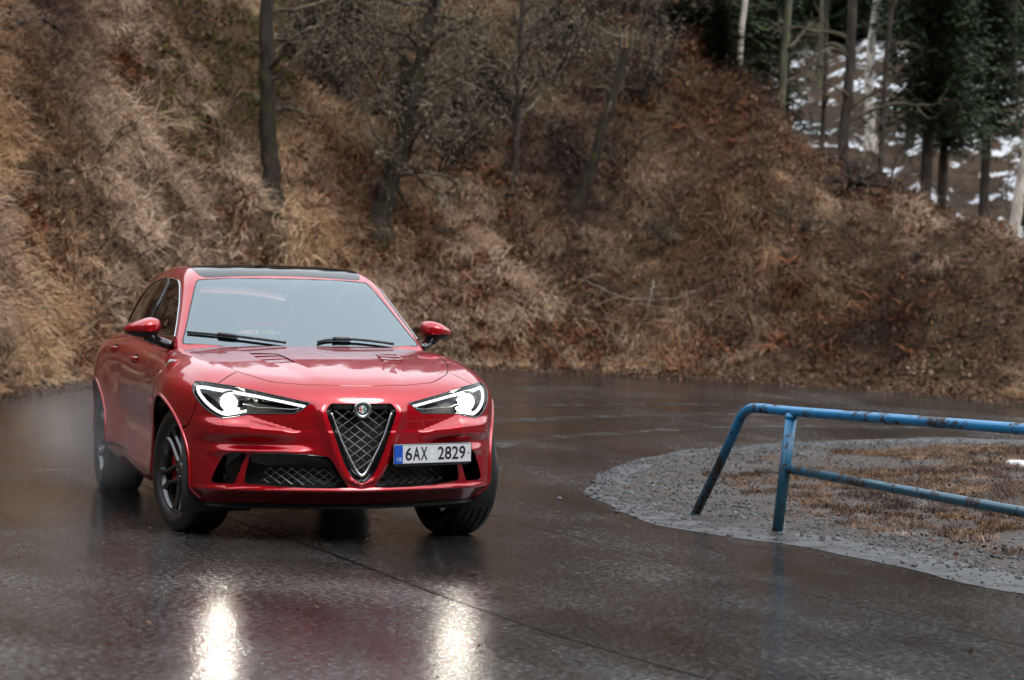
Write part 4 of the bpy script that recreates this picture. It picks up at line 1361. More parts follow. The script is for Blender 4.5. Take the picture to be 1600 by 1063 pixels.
def panel(name, pr, outline, m, parent, holes=(), step=.02, gap=.0022, off=0., mirror=False, flange=.010, edge=None):
    """a body panel: an outline on the car's surface, filled and lifted onto it"""
    es = edge or step
    out = np.array(dense([tuple(p) for p in pr.to(outline)], es))
    if gap:
        out = inset(out, gap)
    hs_ = []
    for h in holes:
        q = np.array(dense([tuple(p) for p in pr.to(h)], es))
        hs_.append(inset(q, -.0005))
    lo, hi = out.min(0), out.max(0)
    gx = np.arange(lo[0], hi[0], step); gy = np.arange(lo[1], hi[1], step * .9)
    X, Y = np.meshgrid(gx, gy); X = X + (np.arange(len(gy)) % 2)[:, None] * step * .5
    pts = np.stack([X.ravel(), Y.ravel()], 1)
    keep = in_poly(pts, out)
    for h in hs_:
        keep &= ~in_poly(pts, h)
    pts = pts[keep]
    for loop in [out] + hs_:                       # keep clear of the outline
        for s0 in range(0, len(loop), 200):
            d = np.linalg.norm(pts[:, None] - loop[None, s0:s0 + 200], axis=2).min(1) if len(pts) else np.zeros(0)
            pts = pts[d > es * .55]
    V = [tuple(p) for p in out]; E = [(i, (i + 1) % len(out)) for i in range(len(out))]
    for h in hs_:
        b = len(V); V += [tuple(p) for p in h]
        E += [(b + i, b + (i + 1) % len(h)) for i in range(len(h))]
    V += [tuple(p) for p in pts]
    r = delaunay_2d_cdt([Vector(v) for v in V], E, [], 0, 1e-7)
    v2 = np.array([tuple(v) for v in r[0]]); tri = np.array([tuple(f) for f in r[2] if len(f) == 3])
    cen = v2[tri].mean(1)
    k = in_poly(cen, out)
    for h in hs_:
        k &= ~in_poly(cen, h)
    tri = tri[k]
    used = np.unique(tri); rem = -np.ones(len(v2), int); rem[used] = np.arange(len(used))
    v2 = v2[used]; tri = rem[tri]
    P = pr.lift(v2); N = grad(pr.f, P)
    # consistent winding with the outward normal
    fn = np.cross(P[tri[:, 1]] - P[tri[:, 0]], P[tri[:, 2]] - P[tri[:, 0]])
    fl = (fn * N[tri[:, 0]]).sum(1) < 0
    tri[fl] = tri[fl][:, ::-1]
    P = P - N * off
    VV = [p for p in P]; NN = [n for n in N]; FF = [tuple(t) for t in tri]
    if flange:
        for loop in [out] + hs_:
            L = pr.lift(loop); LN = grad(pr.f, L); b = len(VV); n = len(L)
            a0, a1 = L - LN * off, L - LN * (off + flange)
            cn = L.mean(0)
            VV += [p for p in a0] + [p for p in a1]; NN += [q for q in LN] + [q for q in LN]
            FF += [(b + i, b + (i + 1) % n, b + n + (i + 1) % n, b + n + i) for i in range(n)]
    VV = np.array(VV); NN = np.array(NN)
    if mirror:
        VV[:, 1] *= -1; NN[:, 1] *= -1; FF = [f[::-1] for f in FF]
    return mesh(name, VV, FF, m, parent, True, NN)


def ribbon(mb, f, pts, width, off, mirror=False):
    """flat strip following points on a surface, sunk by off"""
    P = np.asarray(dense(pts, .02, False)); n = len(P)
    N = grad(f, P)
    T = np.gradient(P, axis=0); B = np.cross(T, N); B /= np.maximum(np.linalg.norm(B, axis=1, keepdims=True), 1e-9)
    a, b = P - N * off + B * width * .5, P - N * off - B * width * .5
    V = np.concatenate([a, b])
    if mirror:
        V[:, 1] *= -1
    mb.add(V, [(i, i + 1, n + i + 1, n + i) for i in range(n - 1)])


def mir(L):
    return [(p[0], -p[1], p[2]) for p in L]


def side3(pts):      # (x, z) -> on the body side
    P = np.array(pts, float); o = np.stack([P[:, 0], 0 * P[:, 0], P[:, 1]], 1)
    return solve(f_body, o, np.repeat([[0, 1., 0]], len(P), 0), 0, 1.4)


def top3(pts):       # (x, y) -> on the body top
    P = np.array(pts, float); o = np.stack([P[:, 0], P[:, 1], 0 * P[:, 0] + .5], 1)
    return solve(f_body, o, np.repeat([[0, 0, 1.]], len(P), 0), 0, 1.2)


def front3(pts):     # (y, z) -> on the body front
    P = np.array(pts, float); o = np.stack([0 * P[:, 0] - .1, P[:, 0], P[:, 1]], 1)
    return solve(f_body, o, np.repeat([[1., 0, 0]], len(P), 0), 0, 1.4)


def gside3(pts):
    P = np.array(pts, float); o = np.stack([P[:, 0], 0 * P[:, 0], P[:, 1]], 1)
    return solve(f_green, o, np.repeat([[0, 1., 0]], len(P), 0), 0, 1.4)


def gfront3(pts):
    P = np.array(pts, float); o = np.stack([0 * P[:, 0] - 1.9, P[:, 0], P[:, 1]], 1)
    return solve(f_green, o, np.repeat([[1., 0, 0]], len(P), 0), 0, 2.4)


def gtop3(pts):
    P = np.array(pts, float); o = np.stack([P[:, 0], P[:, 1], 0 * P[:, 0] + .9], 1)
    return solve(f_green, o, np.repeat([[0, 0, 1.]], len(P), 0), 0, 1.2)


# --- materials
M_paint = mat('red_paint', (.30, .002, .008), .36, .6, 1., .012, spec=.1)
M_paint.node_tree.nodes['Principled BSDF'].inputs['Coat IOR'].default_value = 1.7
t = NT(M_paint)
co = t.coords()
fl = t.n('ShaderNodeTexVoronoi'); fl.inputs['Scale'].default_value = 900; t.l(co, fl.inputs['Vector'])
t.l(t.mixc(t.mrange(fl.outputs['Color'], 0, 1, 0, .5), (.36, .0008, .008), (.50, .002, .012)), t.b.inputs['Base Color'])
dr = t.n('ShaderNodeTexVoronoi'); dr.inputs['Scale'].default_value = 95; t.l(co, dr.inputs['Vector'])
drop = t.math('MULTIPLY', t.mrange(dr.outputs['Distance'], .10, .30, 1, 0), t.mrange(t.noise(7, 3, .6, co), .46, .62, 0, 1))
t.bump(drop, .16, .002, 'Coat Normal')
dirt = t.noise(2.5, 5, .6, co)
t.l(t.mrange(dirt, .4, .8, .012, .05), t.b.inputs['Coat Roughness'])
M_black = mat('black_plastic', (.012, .012, .013), .42)
M_gloss = mat('gloss_black', (.006, .006, .007), .08, 0, .6)
M_gap = mat('panel_gap', (.006, .003, .003), .7)
M_chrome = mat('satin_silver', (.62, .63, .66), .22, 1.)
M_bright = mat('chrome', (.8, .8, .82), .06, 1.)
M_dark = mat('dark_cavity', (.008, .008, .008), .8)
M_tyre = mat('tyre_rubber', (.014, .014, .014), .42)
t = NT(M_tyre); t.bump(t.noise(120, 3, .6, t.coords()), .25, .002)
M_rim = mat('dark_alloy', (.10, .10, .108), .22, .9, .4)
M_disc = mat('brake_steel', (.35, .34, .33), .3, 1.)
M_red = mat('red_caliper', (.35, .01, .01), .35)
M_roofglass = mat('black_roof_glass', (.005, .006, .008), .06, 0, 0., .02, spec=.4)
M_seat = mat('seat_leather', (.014, .014, .015), .5)
# coated windscreen: strong pale reflection over a dim view of the cabin
M_ws = bpy.data.materials.new('windscreen_glass'); M_ws.use_nodes = True
t = NT(M_ws); t.t.nodes.clear()
o_ = t.n('ShaderNodeOutputMaterial'); mx = t.n('ShaderNodeMixShader')
tr = t.n('ShaderNodeBsdfTransparent'); tr.inputs[0].default_value = (.50, .56, .56, 1)
gl = t.n('ShaderNodeBsdfGlossy'); gl.inputs['Color'].default_value = (.82, .94, 1, 1); gl.inputs['Roughness'].default_value = .02
fr = t.n('ShaderNodeFresnel'); fr.inputs['IOR'].default_value = 2.3
t.l(t.math('ADD', fr.outputs[0], .07, True), mx.inputs[0]); t.l(tr.outputs[0], mx.inputs[1]); t.l(gl.outputs[0], mx.inputs[2]); t.l(mx.outputs[0], o_.inputs[0])


def thin_glass(name, tint, ior=1.5):
    m = bpy.data.materials.new(name); m.use_nodes = True
    t = NT(m); t.t.nodes.clear()
    o_ = t.n('ShaderNodeOutputMaterial'); mx = t.n('ShaderNodeMixShader')
    tr = t.n('ShaderNodeBsdfTransparent'); tr.inputs[0].default_value = (*tint, 1)
    gl = t.n('ShaderNodeBsdfGlossy'); gl.inputs['Roughness'].default_value = .015
    fr = t.n('ShaderNodeFresnel'); fr.inputs['IOR'].default_value = ior
    t.l(fr.outputs[0], mx.inputs[0]); t.l(tr.outputs[0], mx.inputs[1]); t.l(gl.outputs[0], mx.inputs[2]); t.l(mx.outputs[0], o_.inputs[0])
    return m


M_side = thin_glass('tinted_side_glass', (.10, .11, .11), 1.55)
M_lens = thin_glass('lamp_cover', (.95, .96, .97), 1.45)
M_lampin = mat('smoked_chrome', (.16, .165, .18), .16, .9)
M_drl = mat('lit_strip', (.9, .9, .9), .3, emit=(.93, .97, 1), es=.75)
M_lamp = mat('lit_projector', (.9, .9, .9), .2, emit=(1, .93, .78), es=100)
M_plate = mat('plate_white', (.56, .57, .59), .35, coat=.4)
M_blue = mat('plate_blue', (.008, .07, .42), .35, coat=.4)
M_char = mat('plate_black', (.008, .008, .012), .5)

car = empty('car', (0, 0, .014), (LEAN, 0, 0))
tag(car, 'red sport utility car with black roof and lit headlights on the wet road', 'car')

# --- outlines (half car, +y side)
HOOD_SEAM = catmull([(-.66, .752), (-.48, .742), (-.08, .722), (.21, .682), (.40, .628), (.49, .588), (.60, .505), (.655, .44), (.72, .28), (.757, .12), (.768, 0)], 6)
SEAM3 = top3(HOOD_SEAM)
iC = int(np.argmin([np.hypot(p[0] - .44, p[1] - .612) for p in HOOD_SEAM]))
HL_TOP = [(.806, .282, .789), (.75, .42, .819), (.667, .56, .85), (.575, .675, .875), (.512, .746, .884)]
HL_OUT = [(.512, .746, .884), (.44, .80, .892), (.376, .845, .892), (.384, .862, .870), (.41, .866, .842), (.44, .862, .818), (.475, .85, .793)]
HL_LOW = [(.475, .85, .793), (.51, .834, .767), (.55, .808, .738), (.584, .779, .716), (.606, .755, .704), (.630, .724, .697), (.655, .675, .705), (.684, .606, .724), (.72, .54, .728), (.747, .476, .728), (.788, .371, .730), (.80, .33, .750)]
HL = HL_TOP + HL_OUT[1:] + HL_LOW[1:]
HLs = [tuple(p) for p in PF.lift(np.array(catmull(HL_TOP[0:], 4))[:, :0].shape and PF.to(HL))]


def onbody(L):
    return [tuple(p) for p in PF.lift(PF.to(np.array(L)))]


HL_TOP, HL_OUT, HL_LOW, HL = map(onbody, (HL_TOP, HL_OUT, HL_LOW, HL))
ARC_R = .432


def arch(xc, a0, a1, r=ARC_R, n=26):
    return [(xc + r * math.cos(rad(a)), .368 + r * math.sin(rad(a))) for a in np.linspace(a0, a1, n)]


V_IN = [(0., .347), (.020, .354), (.036, .364), (.075, .408), (.117, .500), (.155, .608), (.184, .687), (.199, .740), (.196, .760), (.170, .787), (.14, .789), (0., .789)]
V3h = [tuple(p) for p in front3(catmull(V_IN, 4))]
V3 = V3h + [(p[0], -p[1], p[2]) for p in V3h[::-1][1:-1]]
INT = [(.588, .512), (.44, .516), (.304, .508), (.20, .498), (.180, .488), (.160, .462), (.120, .392), (.074, .322), (.16, .319), (.30, .320), (.464, .327), (.56, .334), (.612, .340), (.622, .352), (.614, .405), (.600, .475)]
INT3 = [tuple(p) for p in front3(INT)]
SCO = [(.700, .512), (.652, .514), (.616, .508), (.630, .455), (.654, .385), (.668, .345), (.678, .337), (.72, .336), (.770, .337), (.786, .345), (.782, .375), (.760, .43), (.735, .485)]
SCO3 = [tuple(p) for p in front3(SCO)]

# --- front bumper
arc_f = side3(arch(0, 8, 36, n=10))[::-1]
b_half = [tuple(p) for p in SEAM3[iC:][::-1]] + HL_TOP[::-1] + HL_LOW[::-1][1:]
b_half += [tuple(p) for p in side3([(.46, .72), (.41, .645)])] + [tuple(p) for p in side3(arch(0, 36, -24, n=14))] + [tuple(p) for p in side3([(.42, .216)])] + [tuple(p) for p in front3([(.80, .218), (.6, .218), (.3, .218), (0, .218)])]
b_full = b_half + [(p[0], -p[1], p[2]) for p in b_half[::-1]]
seen = []
for p in b_full:
    if not seen or np.linalg.norm(np.subtract(p, seen[-1])) > 1e-4:
        seen.append(p)
if np.linalg.norm(np.subtract(seen[0], seen[-1])) < 1e-4:
    seen.pop()
bumper = panel('front_bumper', PF, seen, M_paint, car, [V3, INT3, mir(INT3), SCO3, mir(SCO3)], .0105, edge=.007, gap=.0028, flange=.005)

# --- hood with its two louvred vents
VENT = [(.325, .262), (.30, .34), (.25, .408), (.08, .440), (-.075, .452), (-.06, .37), (-.01, .300), (.15, .275)]
VENT3 = [tuple(p) for p in top3(VENT)]
rear = [(-.435 - .42 * y * y, y) for y in np.linspace(-.70, .70, 29)]
hood_out = [tuple(p) for p in SEAM3[2:]] + [(p[0], -p[1], p[2]) for p in SEAM3[2:][::-1][1:]] + [tuple(p) for p in top3(rear)]
hood = panel('hood', PT, hood_out, M_paint, car, [VENT3, mir(VENT3)], .02, edge=.012, gap=.0032, flange=.003)
for s in (1, -1):
    mb = MB()
    for k in range(3):
        xa = .235 - .115 * k
        A = [(xa + .066, .272 + .012 * k), (xa + .032, .425 + .006 * k), (xa - .062, .436 + .008 * k), (xa - .034, .290 + .014 * k)]
        T3 = top3(A)
        N = grad(f_body, T3)
        offs = (.000, .000, .003, .003)
        T3 = T3 - N * np.array(offs)[:, None]
        V = np.concatenate([T3, T3 - N * .006]); V[:, 1] *= s
        mb.add(V, [(0, 1, 2, 3), (7, 6, 5, 4), (0, 4, 5, 1), (1, 5, 6, 2), (2, 6, 7, 3), (3, 7, 4, 0)])
    mb.build('vent_louvres', M_paint, hood, False)
    q = np.array(VENT3); q = off_pts(f_body, q, .007); q[:, 1] *= s
    mesh('vent_tray', q, [tuple(range(len(q)))[::-s]], M_paint, hood, False)

# --- fenders, doors, quarters, sills (each side)
xd0, xd1, xd2 = -.50, -1.56, -2.30
for s in (1, -1):
    mr = s < 0
    fen = [tuple(p) for p in SEAM3[:iC + 1]] + HL_OUT + [tuple(p) for p in side3([(.46, .72), (.41, .645)])]
    fen += [tuple(p) for p in side3(arch(0, 38, 180 + 18, n=30))] + [tuple(p) for p in side3([(xd0 + .01, .225), (xd0 + .01, .36), (xd0, .6), (xd0 - .01, .85), (xd0 - .03, 1.0)])] + [tuple(p) for p in top3([(xd0 - .13, .80)])]
    fender = panel('fender', PS, fen, M_paint, car, (), .02, mirror=mr, edge=.012)
    d1 = [tuple(p) for p in side3([(xd0 + .01, .36), (xd0, .6), (xd0 - .01, .85), (xd0 - .03, 1.0)])] + [tuple(p) for p in top3([(xd0 - .13, .80), (-1.0, .80), (xd1, .80)])] + [tuple(p) for p in side3([(xd1, 1.0), (xd1 - .01, .8), (xd1 - .01, .6), (xd1, .36)])]
    door = panel('front_door', PS, d1, M_paint, car, (), .025, mirror=mr, edge=.015)
    ra = arch(-2.818, 0, 62, n=12)
    d2 = [tuple(p) for p in side3([(xd1, .36), (xd1 - .01, .6), (xd1 - .01, .8), (xd1, 1.0)])] + [tuple(p) for p in top3([(xd1, .80), (-2.0, .80), (-2.52, .79)])] + [tuple(p) for p in side3([(-2.53, 1.0), (-2.55, .86)])] + [tuple(p) for p in side3(arch(-2.818, 57, 2, n=14))]
    rdoor = panel('rear_door', PS, d2, M_paint, car, (), .025, mirror=mr, edge=.015)
    q3 = [tuple(p) for p in side3(arch(-2.818, 57, 200, n=30))] + [tuple(p) for p in side3([(-3.45, .22), (-3.5, .6), (-3.5, .95)])] + [tuple(p) for p in top3([(-3.45, .72), (-3.0, .76), (-2.52, .79)])] + [tuple(p) for p in side3([(-2.53, 1.0), (-2.55, .86)])]
    panel('quarter_panel', PS, q3, M_paint, car, (), .025, mirror=mr, edge=.015)
    sk = [tuple(p) for p in side3([(xd0 + .01, .225), (xd0 + .01, .36), (xd1, .36), (-2.386, .36), (-2.40, .225)])]
    panel('side_skirt', PS, sk, M_paint, car, (), .025, mirror=mr, edge=.015)
    # near-black strips behind the shut lines, standing in for the gaps' depth shade
    mb = MB()
    for L in (d1[:4], d1[-4:], [tuple(p) for p in side3([(-2.53, 1.0), (-2.55, .86)])], [tuple(p) for p in side3([(xx, .36) for xx in np.linspace(xd0, -2.38, 40)])]):
        ribbon(mb, f_body, L, .03, .012, mr)
    ribbon(mb, f_body, [tuple(p) for p in SEAM3], .03, .010, mr)
    ribbon(mb, f_body, [tuple(SEAM3[iC]), HL_TOP[-1]], .03, .010, mr)
    ribbon(mb, f_body, [HL_OUT[-1]] + [tuple(p) for p in side3([(.46, .72), (.41, .645)])], .03, .010, mr)
    mb.build('gap_shade', M_gap, car, False)
    # rolled lips of the wheel arches
    for xc, a0, a1, wd in ((0, -20, 197, .0), (-2.818, 0, 198, .0)):
        P = side3(arch(xc, a0, a1, ARC_R + .004, 50)); P[:, 1] += .001; P[:, 1] *= s
        MB().tube(P, .0105, 8).build('arch_lip', M_paint, car)
        mb = MB(); A = np.linspace(rad(-30), rad(210), 40); n = len(A)
        V = []
        for yy in (.925, .52):
            V += [(xc + (ARC_R - .006) * math.cos(a), s * yy, .368 + (ARC_R - .006) * math.sin(a)) for a in A]
        V += [(xc, s * .52, .3)]
        mb.add(V, [(i, i + 1, n + i + 1, n + i) for i in range(n - 1)] + [(n + i, n + i + 1, 2 * n) for i in range(n - 1)])
        mb.build('wheel_housing', M_dark, car, False)
    # handles
    for d, (hx, hz) in ((door, (-1.43, .972)), (rdoor, (-2.28, 1.022))):
        P = side3([(hx + .10, hz - .003), (hx + .05, hz), (hx, hz), (hx - .05, hz), (hx - .10, hz)])
        P[:, 1] += [.006, .034, .038, .034, .006]; P[:, 1] *= s
        V = []
        for p in P:
            V += [(p[0], p[1] - s * .010, p[2] + .016), (p[0], p[1], p[2] + .012), (p[0], p[1], p[2] - .012), (p[0], p[1] - s * .010, p[2] - .016)]
        F = [(4 * i + k, 4 * i + (k + 1) % 4, 4 * i + 4 + (k + 1) % 4, 4 * i + 4 + k) for i in range(4) for k in range(4)]
        MB().add(V, F).build('handle', M_paint, d, True, 50)
        cup = side3([(hx + .085 * math.cos(a), hz + .03 * math.sin(a)) for a in np.linspace(0, 2 * math.pi, 17)[:-1]])
        cup[:, 1] += .0015; cup[:, 1] *= s
        mesh('handle_recess', cup, [tuple(range(16))[::-s]], M_gloss, d, True)
    # white triangle with green clover on the fender
    tri = side3([(-.245, .915), (-.165, 1.0), (-.325, 1.0)]); tri[:, 1] += .006; tri[:, 1] *= s
    em = mesh('fender_emblem', tri, [(0, 1, 2)], M_plate, fender, False)
    mb = MB()
    for cx_, cz_ in ((-.245, .988), (-.228, .974), (-.245, .960), (-.262, .974)):
        c4 = side3([(cx_ + .008 * math.cos(a), cz_ + .008 * math.sin(a)) for a in np.linspace(0, 2 * math.pi, 11)[:-1]]); c4[:, 1] += .0075; c4[:, 1] *= s
        mb.add(c4, [tuple(range(10))[::-s]])
    mb.build('clover', mat('clover_green', (.01, .16, .05), .4), fender, False)

# --- rear end
r_half = [tuple(p) for p in side3([(-3.5, .95), (-3.5, .6), (-3.45, .22)])]
rl = solve(f_body, np.array([[-3.0, 0, .22], [-3.0, 0, 1.0]]), np.array([[-1., 0, 0], [-1., 0, 0]]), 0, 1.5)
r_out = r_half + [tuple(rl[0])] + [(p[0], -p[1], p[2]) for p in r_half[::-1]] + [tuple(p) for p in top3([(-3.45, -.72), (-3.55, 0), (-3.45, .72)])]
panel('tailgate', PR, r_out, M_paint, car, (), .04)

# --- greenhouse: red frame with its openings
WS = [(-.742, 1.085), (-.742, 1.104), (-.700, 1.19), (-.655, 1.29), (-.610, 1.385), (-.568, 1.468), (-.550, 1.484), (-.44, 1.493), (-.2, 1.499), (0, 1.500), (.2, 1.499), (.44, 1.493), (.550, 1.484), (.568, 1.468), (.610, 1.385), (.655, 1.29), (.700, 1.19), (.742, 1.104), (.742, 1.085), (.4, 1.052), (0, 1.04), (-.4, 1.052)]
WS3 = [tuple(p) for p in gfront3(WS)]
W1 = [(-.77, 1.125), (-.90, 1.215), (-1.08, 1.330), (-1.26, 1.432), (-1.36, 1.468), (-1.45, 1.482), (-1.66, 1.495), (-1.655, 1.3), (-1.655, 1.135), (-1.2, 1.128)]
W2 = [(-1.73, 1.135), (-1.735, 1.3), (-1.745, 1.497), (-2.0, 1.494), (-2.3, 1.478), (-2.6, 1.435), (-2.80, 1.372), (-2.93, 1.29), (-2.99, 1.20), (-2.80, 1.165), (-2.3, 1.145)]
W13, W23 = [[tuple(p) for p in gside3(W)] for W in (W1, W2)]
SR = [(-1.222, 0), (-1.226, .2), (-1.242, .40), (-1.262, .50), (-1.30, .535), (-1.6, .545), (-2.2, .52), (-2.7, .48), (-2.72, 0)]
SR3h = [tuple(p) for p in gtop3(SR)]
SR3 = SR3h + [(p[0], -p[1], p[2]) for p in SR3h[::-1][1:-1]]
RW = [tuple(p) for p in gtop3([(-3.05, -.45), (-3.05, .45), (-3.42, .50), (-3.42, -.50)])]
belt = [(-.62, .70, 1.03), (-.40, .4, 1.0), (-.33, 0, 1.0), (-.40, -.4, 1.0), (-.62, -.70, 1.03), (-.75, -.82, 1.06), (-1.3, -.84, 1.06), (-2.2, -.83, 1.07), (-3.0, -.78, 1.10), (-3.5, -.6, 1.10), (-3.66, 0, 1.10), (-3.5, .6, 1.10), (-3.0, .78, 1.10), (-2.2, .83, 1.07), (-1.3, .84, 1.06), (-.75, .82, 1.06)]
frame = panel('roof_frame', PG, belt, M_paint, car, [WS3, W13, mir(W13), W23, mir(W23), SR3, RW], .02, edge=.014, flange=.02)
ws = panel('windshield', PG, WS3, M_ws, car, (), .03, gap=.003, flange=0)
frin = inset(np.array(dense([tuple(q) for q in PG.to(np.array(WS3))], .02)), .030)
panel('windshield_frit', PG, WS3, mat('frit_black', (.012, .012, .013), .6), ws, [[tuple(p) for p in PG.lift(frin)]], .03, gap=.004, off=.005, flange=0)
# frit band and rubber seal round the windscreen
mb = MB(); mb.tube(off_pts(f_green, np.array(dense(WS3, .02)), .001), .0045, 6, closed=True); mb.build('windshield_seal', M_black, ws)
panel('sunroof', PG, SR3, M_roofglass, car, (), .03, gap=.003, flange=0)
panel('rear_window', PG, RW, M_side, car, (), .05, gap=.003, flange=0)
for s in (1, -1):
    for W, nm in ((W13, 'front_side_window'), (W23, 'rear_side_window')):
        g = panel(nm, PG, W, M_side, car, (), .04, gap=.003, flange=0, mirror=s < 0)
        P = off_pts(f_green, np.array(dense(W, .02)), -.001); P[:, 1] *= s
        MB().tube(P, .007, 6, closed=True).build('window_trim', M_gloss, g)
    P = off_pts(f_green, np.array(dense(W13[:8], .02, False)), -.006); P[:, 1] *= s
    MB().tube(P, .0035, 6).build('bright_trim', M_chrome, car)
# black pillar between the side windows
for s in (1, -1):
    B = [tuple(p) for p in gside3([(-1.66, 1.135), (-1.66, 1.3), (-1.668, 1.495), (-1.74, 1.497), (-1.73, 1.3), (-1.725, 1.135)])]
    panel('door_pillar', PG, B, M_gloss, car, (), .03, gap=0, off=-.003, flange=0, mirror=s < 0)
# sensor pod behind the glass, at the top centre
pod = gfront3([(-.085, 1.497), (.085, 1.497), (.075, 1.44), (.05, 1.415), (-.05, 1.415), (-.075, 1.44)]); pod[:, 0] -= .012
mesh('mirror_pod', pod, [(0, 1, 2, 3, 4, 5)], mat('pod_grey', (.10, .10, .11), .6), car, False)

# --- cowl, wipers
cw = np.array([(-.40 - .42 * y * y, y, 1.062 - .02 * abs(y)) for y in np.linspace(-.72, .72, 15)] + [(-.66 - .42 * y * y, y, 1.075) for y in np.linspace(.72, -.72, 15)])
mesh('cowl', cw, [tuple(range(30))], M_black, car, False)
for L in ([(-.705, 1.148), (-.56, 1.136), (-.42, 1.122), (-.30, 1.108), (-.14, 1.088)], [(.06, 1.098), (.14, 1.112), (.28, 1.112), (.40, 1.104), (.56, 1.085)]):
    P = off_pts(f_green, gfront3(catmull(L, 5)), -.010)
    n = len(P); k = int(n * .5)
    wo_ = MB().tube(P[:k + 1], .0085, 6).build('wiper', M_black, car)
    MB().tube(P[k - 4:] + np.array([.006, 0, .004]), [.014] * 4 + [.009] * (n - k), 6).build('wiper_arm', M_black, wo_)

# --- V grille
gr = MB()
Vb = np.array(V3); V_in = off_pts(f_body, Vb, .002); V_bk = off_pts(f_body, Vb, .09); n = len(Vb)
gr.add(np.concatenate([V_in, V_bk, [V_bk.mean(0)]]), [(i, (i + 1) % n, n + (i + 1) % n, n + i) for i in range(n)] + [(n + i, n + (i + 1) % n, 2 * n) for i in range(n)])
grille = gr.build('grille', M_dark, car, False)
Vi = [(p[1], p[2]) for p in V3]
frm = MB()
lo = inset(np.array(dense(Vi, .01)), .004); li = inset(np.array(dense(Vi, .01)), .030)
A, B = front3(lo), front3(li); A[:, 0] -= .010; B[:, 0] -= .022; n = len(A)
frm.add(np.concatenate([A, B]), [(i, (i + 1) % n, n + (i + 1) % n, n + i) for i in range(n)]); frm.build('grille_frame', M_gloss, grille)
SV = [(.172, .737), (.158, .695), (.130, .615), (.100, .548), (.072, .493), (.040, .432), (.018, .399), (0, .390)]
SV = SV + [(-a, b) for a, b in SV[::-1][1:]]
P = front3(catmull(SV, 5)); P[:, 0] -= .003
rr = [.0065 + .006 * math.exp(-(p[1] / .03) ** 2) for p in P]
MB().tube(P, rr, 8).build('silver_trim', M_chrome, grille)


def lattice(poly, x_off, pitch, slope, r, m, parent, name):
    mb = MB(); poly = np.array(poly); lo, hi = poly.min(0), poly.max(0)
    for sg in (1, -1):
        c = -3.
        while c < 3.:
            yy = np.linspace(lo[0], hi[0], 60); zz = c + sg * slope * yy
            q = np.stack([yy, zz], 1); k = in_poly(q, poly)
            i = 0
            while i < len(q):
                if k[i]:
                    j = i
                    while j + 1 < len(q) and k[j + 1]:
                        j += 1
                    if j - i >= 1:
                        P = front3(q[i:j + 1]); P[:, 0] -= x_off
                        mb.tube(P, r, 4)
                    i = j
                i += 1
            c += pitch
    return mb.build(name, m, parent, False)


M_wire = mat('grille_wire', (.20, .20, .20), .25, .8)
lattice(inset(np.array(dense(Vi, .01)), .030), .030, .052, .74, .0026, M_wire, grille, 'grille_mesh')
# round badge: silver rings, red cross half and green serpent half
bc = front3([(0, .757)])[0]; bx = bc[0] + .004
M_white = mat('badge_white', (.75, .75, .74), .3, coat=.5)
Mx = Matrix.Translation((bx, 0, .757))
badge = MB().lathe([(-.02, .050), (.004, .050), (.010, .047), (.010, .034), (.006, .032)], 32, Mx).build('badge', M_chrome, car)
MB().lathe([(.0065, .0335), (.0068, .0225)], 32, Mx).build('badge_ring', mat('badge_dark', (.012, .02, .035), .25, coat=.6), badge)
half = []
for sg, nm, mm in ((-1, 'badge_left_field', M_white), (1, 'badge_right_field', mat('badge_pale', (.45, .55, .62), .3))):
    pts = [(bx + .0068, 0, .757)] + [(bx + .0068, sg * .0226 * math.cos(a), .757 + .0226 * math.sin(a)) for a in np.linspace(-math.pi / 2, math.pi / 2, 14)]
    mesh(nm, pts, [tuple(range(15))[::sg]], mm, badge, False)
mb = MB(); mb.box((bx + .0075, -.0115, .757), (.001, .005, .036)); mb.box((bx + .0078, -.0115, .757), (.001, .021, .006)); mb.build('red_cross', mat('badge_red', (.5, .01, .015), .35), badge, False)
sp = [(bx + .008, .0115 + .005 * math.sin(k * .9), .775 - k * .0031) for k in range(12)]
MB().tube(sp, [.0015 + .002 * math.sin(math.pi * k / 11) for k in range(12)], 6).build('green_serpent', mat('badge_green', (.01, .22, .08), .35), badge)

# --- lower intakes and outer scoops
for s in (1, -1):
    for L, nm, dp in ((INT3, 'lower_intake', .12), (SCO3, 'side_scoop', .14)):
        Q = np.array(dense(L, .012)); n = len(Q)
        A = off_pts(f_body, Q, .001); B = Q.copy(); B[:, 0] -= dp; B[:, 1] *= .985
        V = np.concatenate([A, B, [B.mean(0)]]); V[:, 1] *= s
        it = MB().add(V, [(i, (i + 1) % n, n + (i + 1) % n, n + i) for i in range(n)] + [(n + i, n + (i + 1) % n, 2 * n) for i in range(n)]).build(nm, M_black if nm == 'lower_intake' else M_gloss, bumper, False)
        if nm == 'lower_intake':
            poly = [(s * p[1], p[2]) for p in L]
            lat = [(s * a, b) for a, b in [(.50, .435), (.16, .425), (.12, .392), (.085, .332), (.30, .331), (.464, .337), (.53, .345)]]
            lattice(np.array(dense(lat, .02)), .05, .042, .74, .0024, M_wire, it, 'intake_mesh')
            q = front3([(a, b) for a, b in [(.585, .508), (.44, .512), (.30, .504), (.20, .494), (.175, .47), (.15, .435), (.50, .440), (.60, .46)]])
            q[:, 0] -= .035; q[:, 1] *= s
            mesh('intake_blade', q, [tuple(range(len(q)))[::s]], M_gloss, it, False)
            P = front3([(.585, .509), (.44, .5135), (.304, .5055), (.20, .4955)]); P[:, 0] -= .004; P[:, 1] *= s
            MB().tube(P, .0028, 6).build('intake_trim', M_chrome, it)
